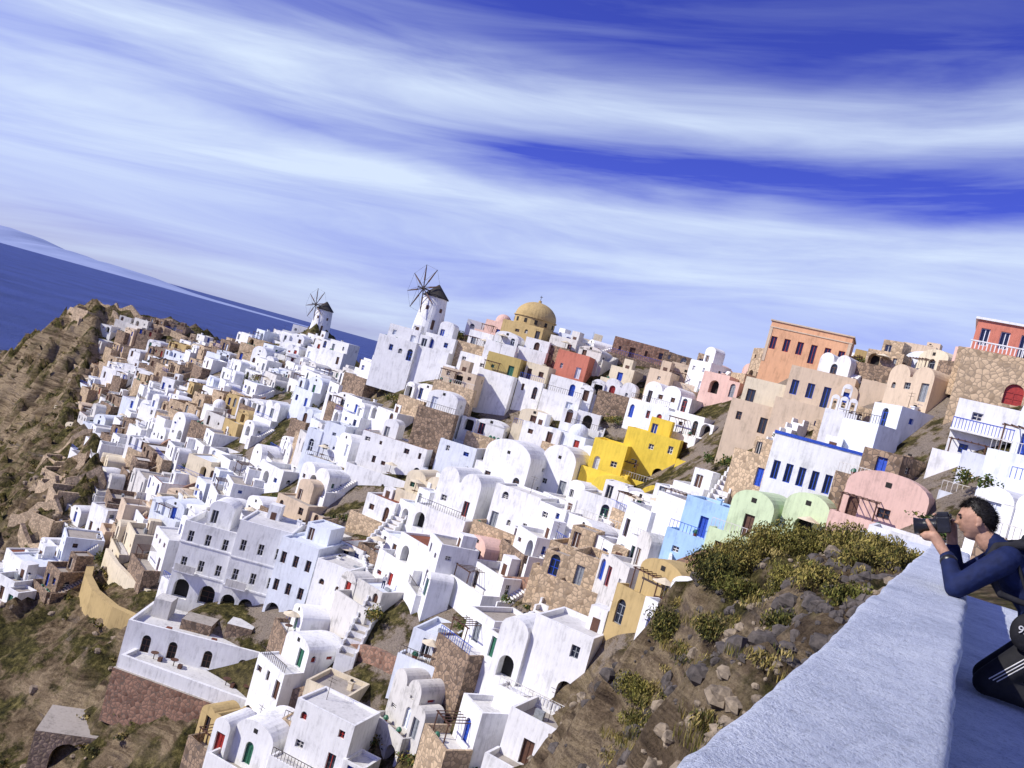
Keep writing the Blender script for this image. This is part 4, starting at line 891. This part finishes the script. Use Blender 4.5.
def tourist(x,y,z,yaw,top,leg):
    p=person_root('tourist',Vector((x,y,ZC+z)),Vector((math.cos(yaw),math.sin(yaw),0)))
    g=GB(); g.ell((0,0,1.2),(.12,.19,.28)); g.cap((0,.15,1.42),(0,-.15,1.42),.07,.07)
    for s_ in(1,-1): g.chain([(0,.2*s_,1.4),(-.03,.25*s_,1.13),(.12,.22*s_,.92)],[.06,.05,.038])
    mesh_child('shirt',g.v,g.f,top,.02,2,p)
    g=GB(); g.ell((0,0,.93),(.12,.16,.12))
    for s_ in(1,-1): g.chain([(0,.09*s_,.9),(.08*s_,.1*s_,.48),(.06*s_-.03,.1*s_,.06)],[.09,.065,.045]); g.cap((.06*s_-.03,.1*s_,.05),(.06*s_+.12,.1*s_,.04),.05,.04)
    mesh_child('trousers',g.v,g.f,leg,.02,2,p)
    g=GB(); g.ell((.01,0,1.63),(.09,.075,.115)); g.cap((0,0,1.44),(0,0,1.56),.055,.05); g.ell((.1,0,1.62),(.018,.014,.02))
    for s_ in(1,-1): g.ell((.13,.22*s_,.88),(.045,.025,.06))
    mesh_child('head_and_hands',g.v,g.f,skin,.012,1,p)
    g=GB(); g.ell((-.015,0,1.67),(.098,.085,.10)); mesh_child('hair',g.v,g.f,hairm,None,1,p)
for (x,y,dz,yw,tp,lg) in ((15.5,95.3,1.42,2.,black,navy),(12,88.5,1.42,1.2,redf,black),(-8,93,1.42,1.8,whitef,navy),(20.2,80.8,1.42,.9,navy,beigef),(27,92,1.42,2.5,black,black)):
    tourist(x,y,Hs(x,y)+dz+.25,yw,tp,lg)
# ------------------------------------------------------------------ camera, light, world
th=R(15.5);p=R(.47); f_=Vector((0,math.cos(p),-math.sin(p)));WU=Vector((0,math.sin(p),math.cos(p)));WR=Vector((1,0,0))
cx=WR*math.cos(th)+WU*math.sin(th);cy=-WR*math.sin(th)+WU*math.cos(th)
cam=bpy.data.cameras.new('camera'); co_=bpy.data.objects.new('camera',cam); scene.collection.objects.link(co_)
co_.matrix_world=Matrix(((cx.x,cy.x,-f_.x,0),(cx.y,cy.y,-f_.y,0),(cx.z,cy.z,-f_.z,ZC),(0,0,0,1)))
cam.lens=28.8; cam.sensor_width=36; cam.clip_start=.1; cam.clip_end=100000; scene.camera=co_
sd=Vector((-.80,-.26,.60)).normalized()
su=bpy.data.lights.new('sun','SUN'); su.energy=5.0; su.angle=R(.5); su.color=(1,.95,.85); so=bpy.data.objects.new('sun',su); scene.collection.objects.link(so); so.rotation_euler=sd.to_track_quat('Z','Y').to_euler()
w=bpy.data.worlds.new('World'); scene.world=w; w.use_nodes=True; t=w.node_tree; L=t.links.new; bg=t.nodes['Background']
sk=nd(t,'ShaderNodeTexSky'); sk.sky_type='NISHITA'; sk.sun_disc=False; sk.sun_elevation=math.asin(sd.z); sk.sun_rotation=math.atan2(sd.x,sd.y); sk.air_density=1.; sk.dust_density=.3; sk.ozone_density=3.
tint=nd(t,'ShaderNodeMixRGB',blend_type='MULTIPLY'); tint.inputs[0].default_value=1.; tint.inputs[2].default_value=(.38,.35,1.2,1); L(sk.outputs[0],tint.inputs[1])
tc=nd(t,'ShaderNodeTexCoord'); sx=nd(t,'ShaderNodeSeparateXYZ'); L(tc.outputs['Generated'],sx.inputs[0])
def M(op,a,b_=None,c=None):
    n=nd(t,'ShaderNodeMath',operation=op)
    for i,vv in enumerate((a,b_,c)):
        if vv is None: continue
        if isinstance(vv,(int,float)): n.inputs[i].default_value=vv
        else: L(vv,n.inputs[i])
    return n.outputs[0]
az=M('ARCTAN2',sx.outputs[0],sx.outputs[1]); el=M('ARCSINE',sx.outputs[2]); e1=M('MULTIPLY_ADD',az,-.12,el)
def cn(fx,fy,off,det,dist_):
    c=nd(t,'ShaderNodeCombineXYZ'); L(M('MULTIPLY',az,fx),c.inputs[0]); L(M('MULTIPLY',e1,fy),c.inputs[1]); c.inputs[2].default_value=off
    nn=nd(t,'ShaderNodeTexNoise',i_Scale=1.,i_Detail=det,i_Roughness=.6,i_Distortion=dist_); L(c.outputs[0],nn.inputs['Vector']); return nn.outputs[0]
n1=cn(1.5,6.,1.3,3.,.4); n2_=cn(2.2,20.,4.1,6.,.6)
e2=M('ADD',e1,M('MULTIPLY',M('SUBTRACT',n1,.5),.09))
cr=ramp(t,e2,[(0.,.48),(.06,.55),(.15,.74),(.225,.76),(.256,.05),(.28,.10),(.325,.66),(.355,.52),(.385,.15),(.42,.0),(.8,.1)])
lf=nd(t,'ShaderNodeMapRange'); L(az,lf.inputs[0]); lf.inputs[1].default_value=-.05; lf.inputs[2].default_value=-.35; lf.inputs[3].default_value=0.; lf.inputs[4].default_value=.5
lowm=ramp(t,e2,[(.22,0.),(.25,1.),(.29,1.),(.33,0.)])
dmp=ramp(t,e2,[(.34,1.),(.43,.3)])
ws=M('MULTIPLY',M('SUBTRACT',n2_,.5),dmp.outputs[0])
cl=M('ADD',M('ADD',cr.outputs[0],M('MULTIPLY',lf.outputs[0],lowm.outputs[0])),M('MULTIPLY',ws,1.3)); cln=t.nodes.new('ShaderNodeClamp'); L(cl,cln.inputs[0]); cln.inputs[1].default_value=0; cln.inputs[2].default_value=.97
mix=nd(t,'ShaderNodeMixRGB'); L(cln.outputs[0],mix.inputs[0]); L(tint.outputs[0],mix.inputs[1]); mix.inputs[2].default_value=(5.9,6.9,8.5,1)
L(mix.outputs[0],bg.inputs[0]); bg.inputs[1].default_value=.12
scene.view_settings.view_transform='Standard'; scene.view_settings.look='None'; scene.view_settings.exposure=0
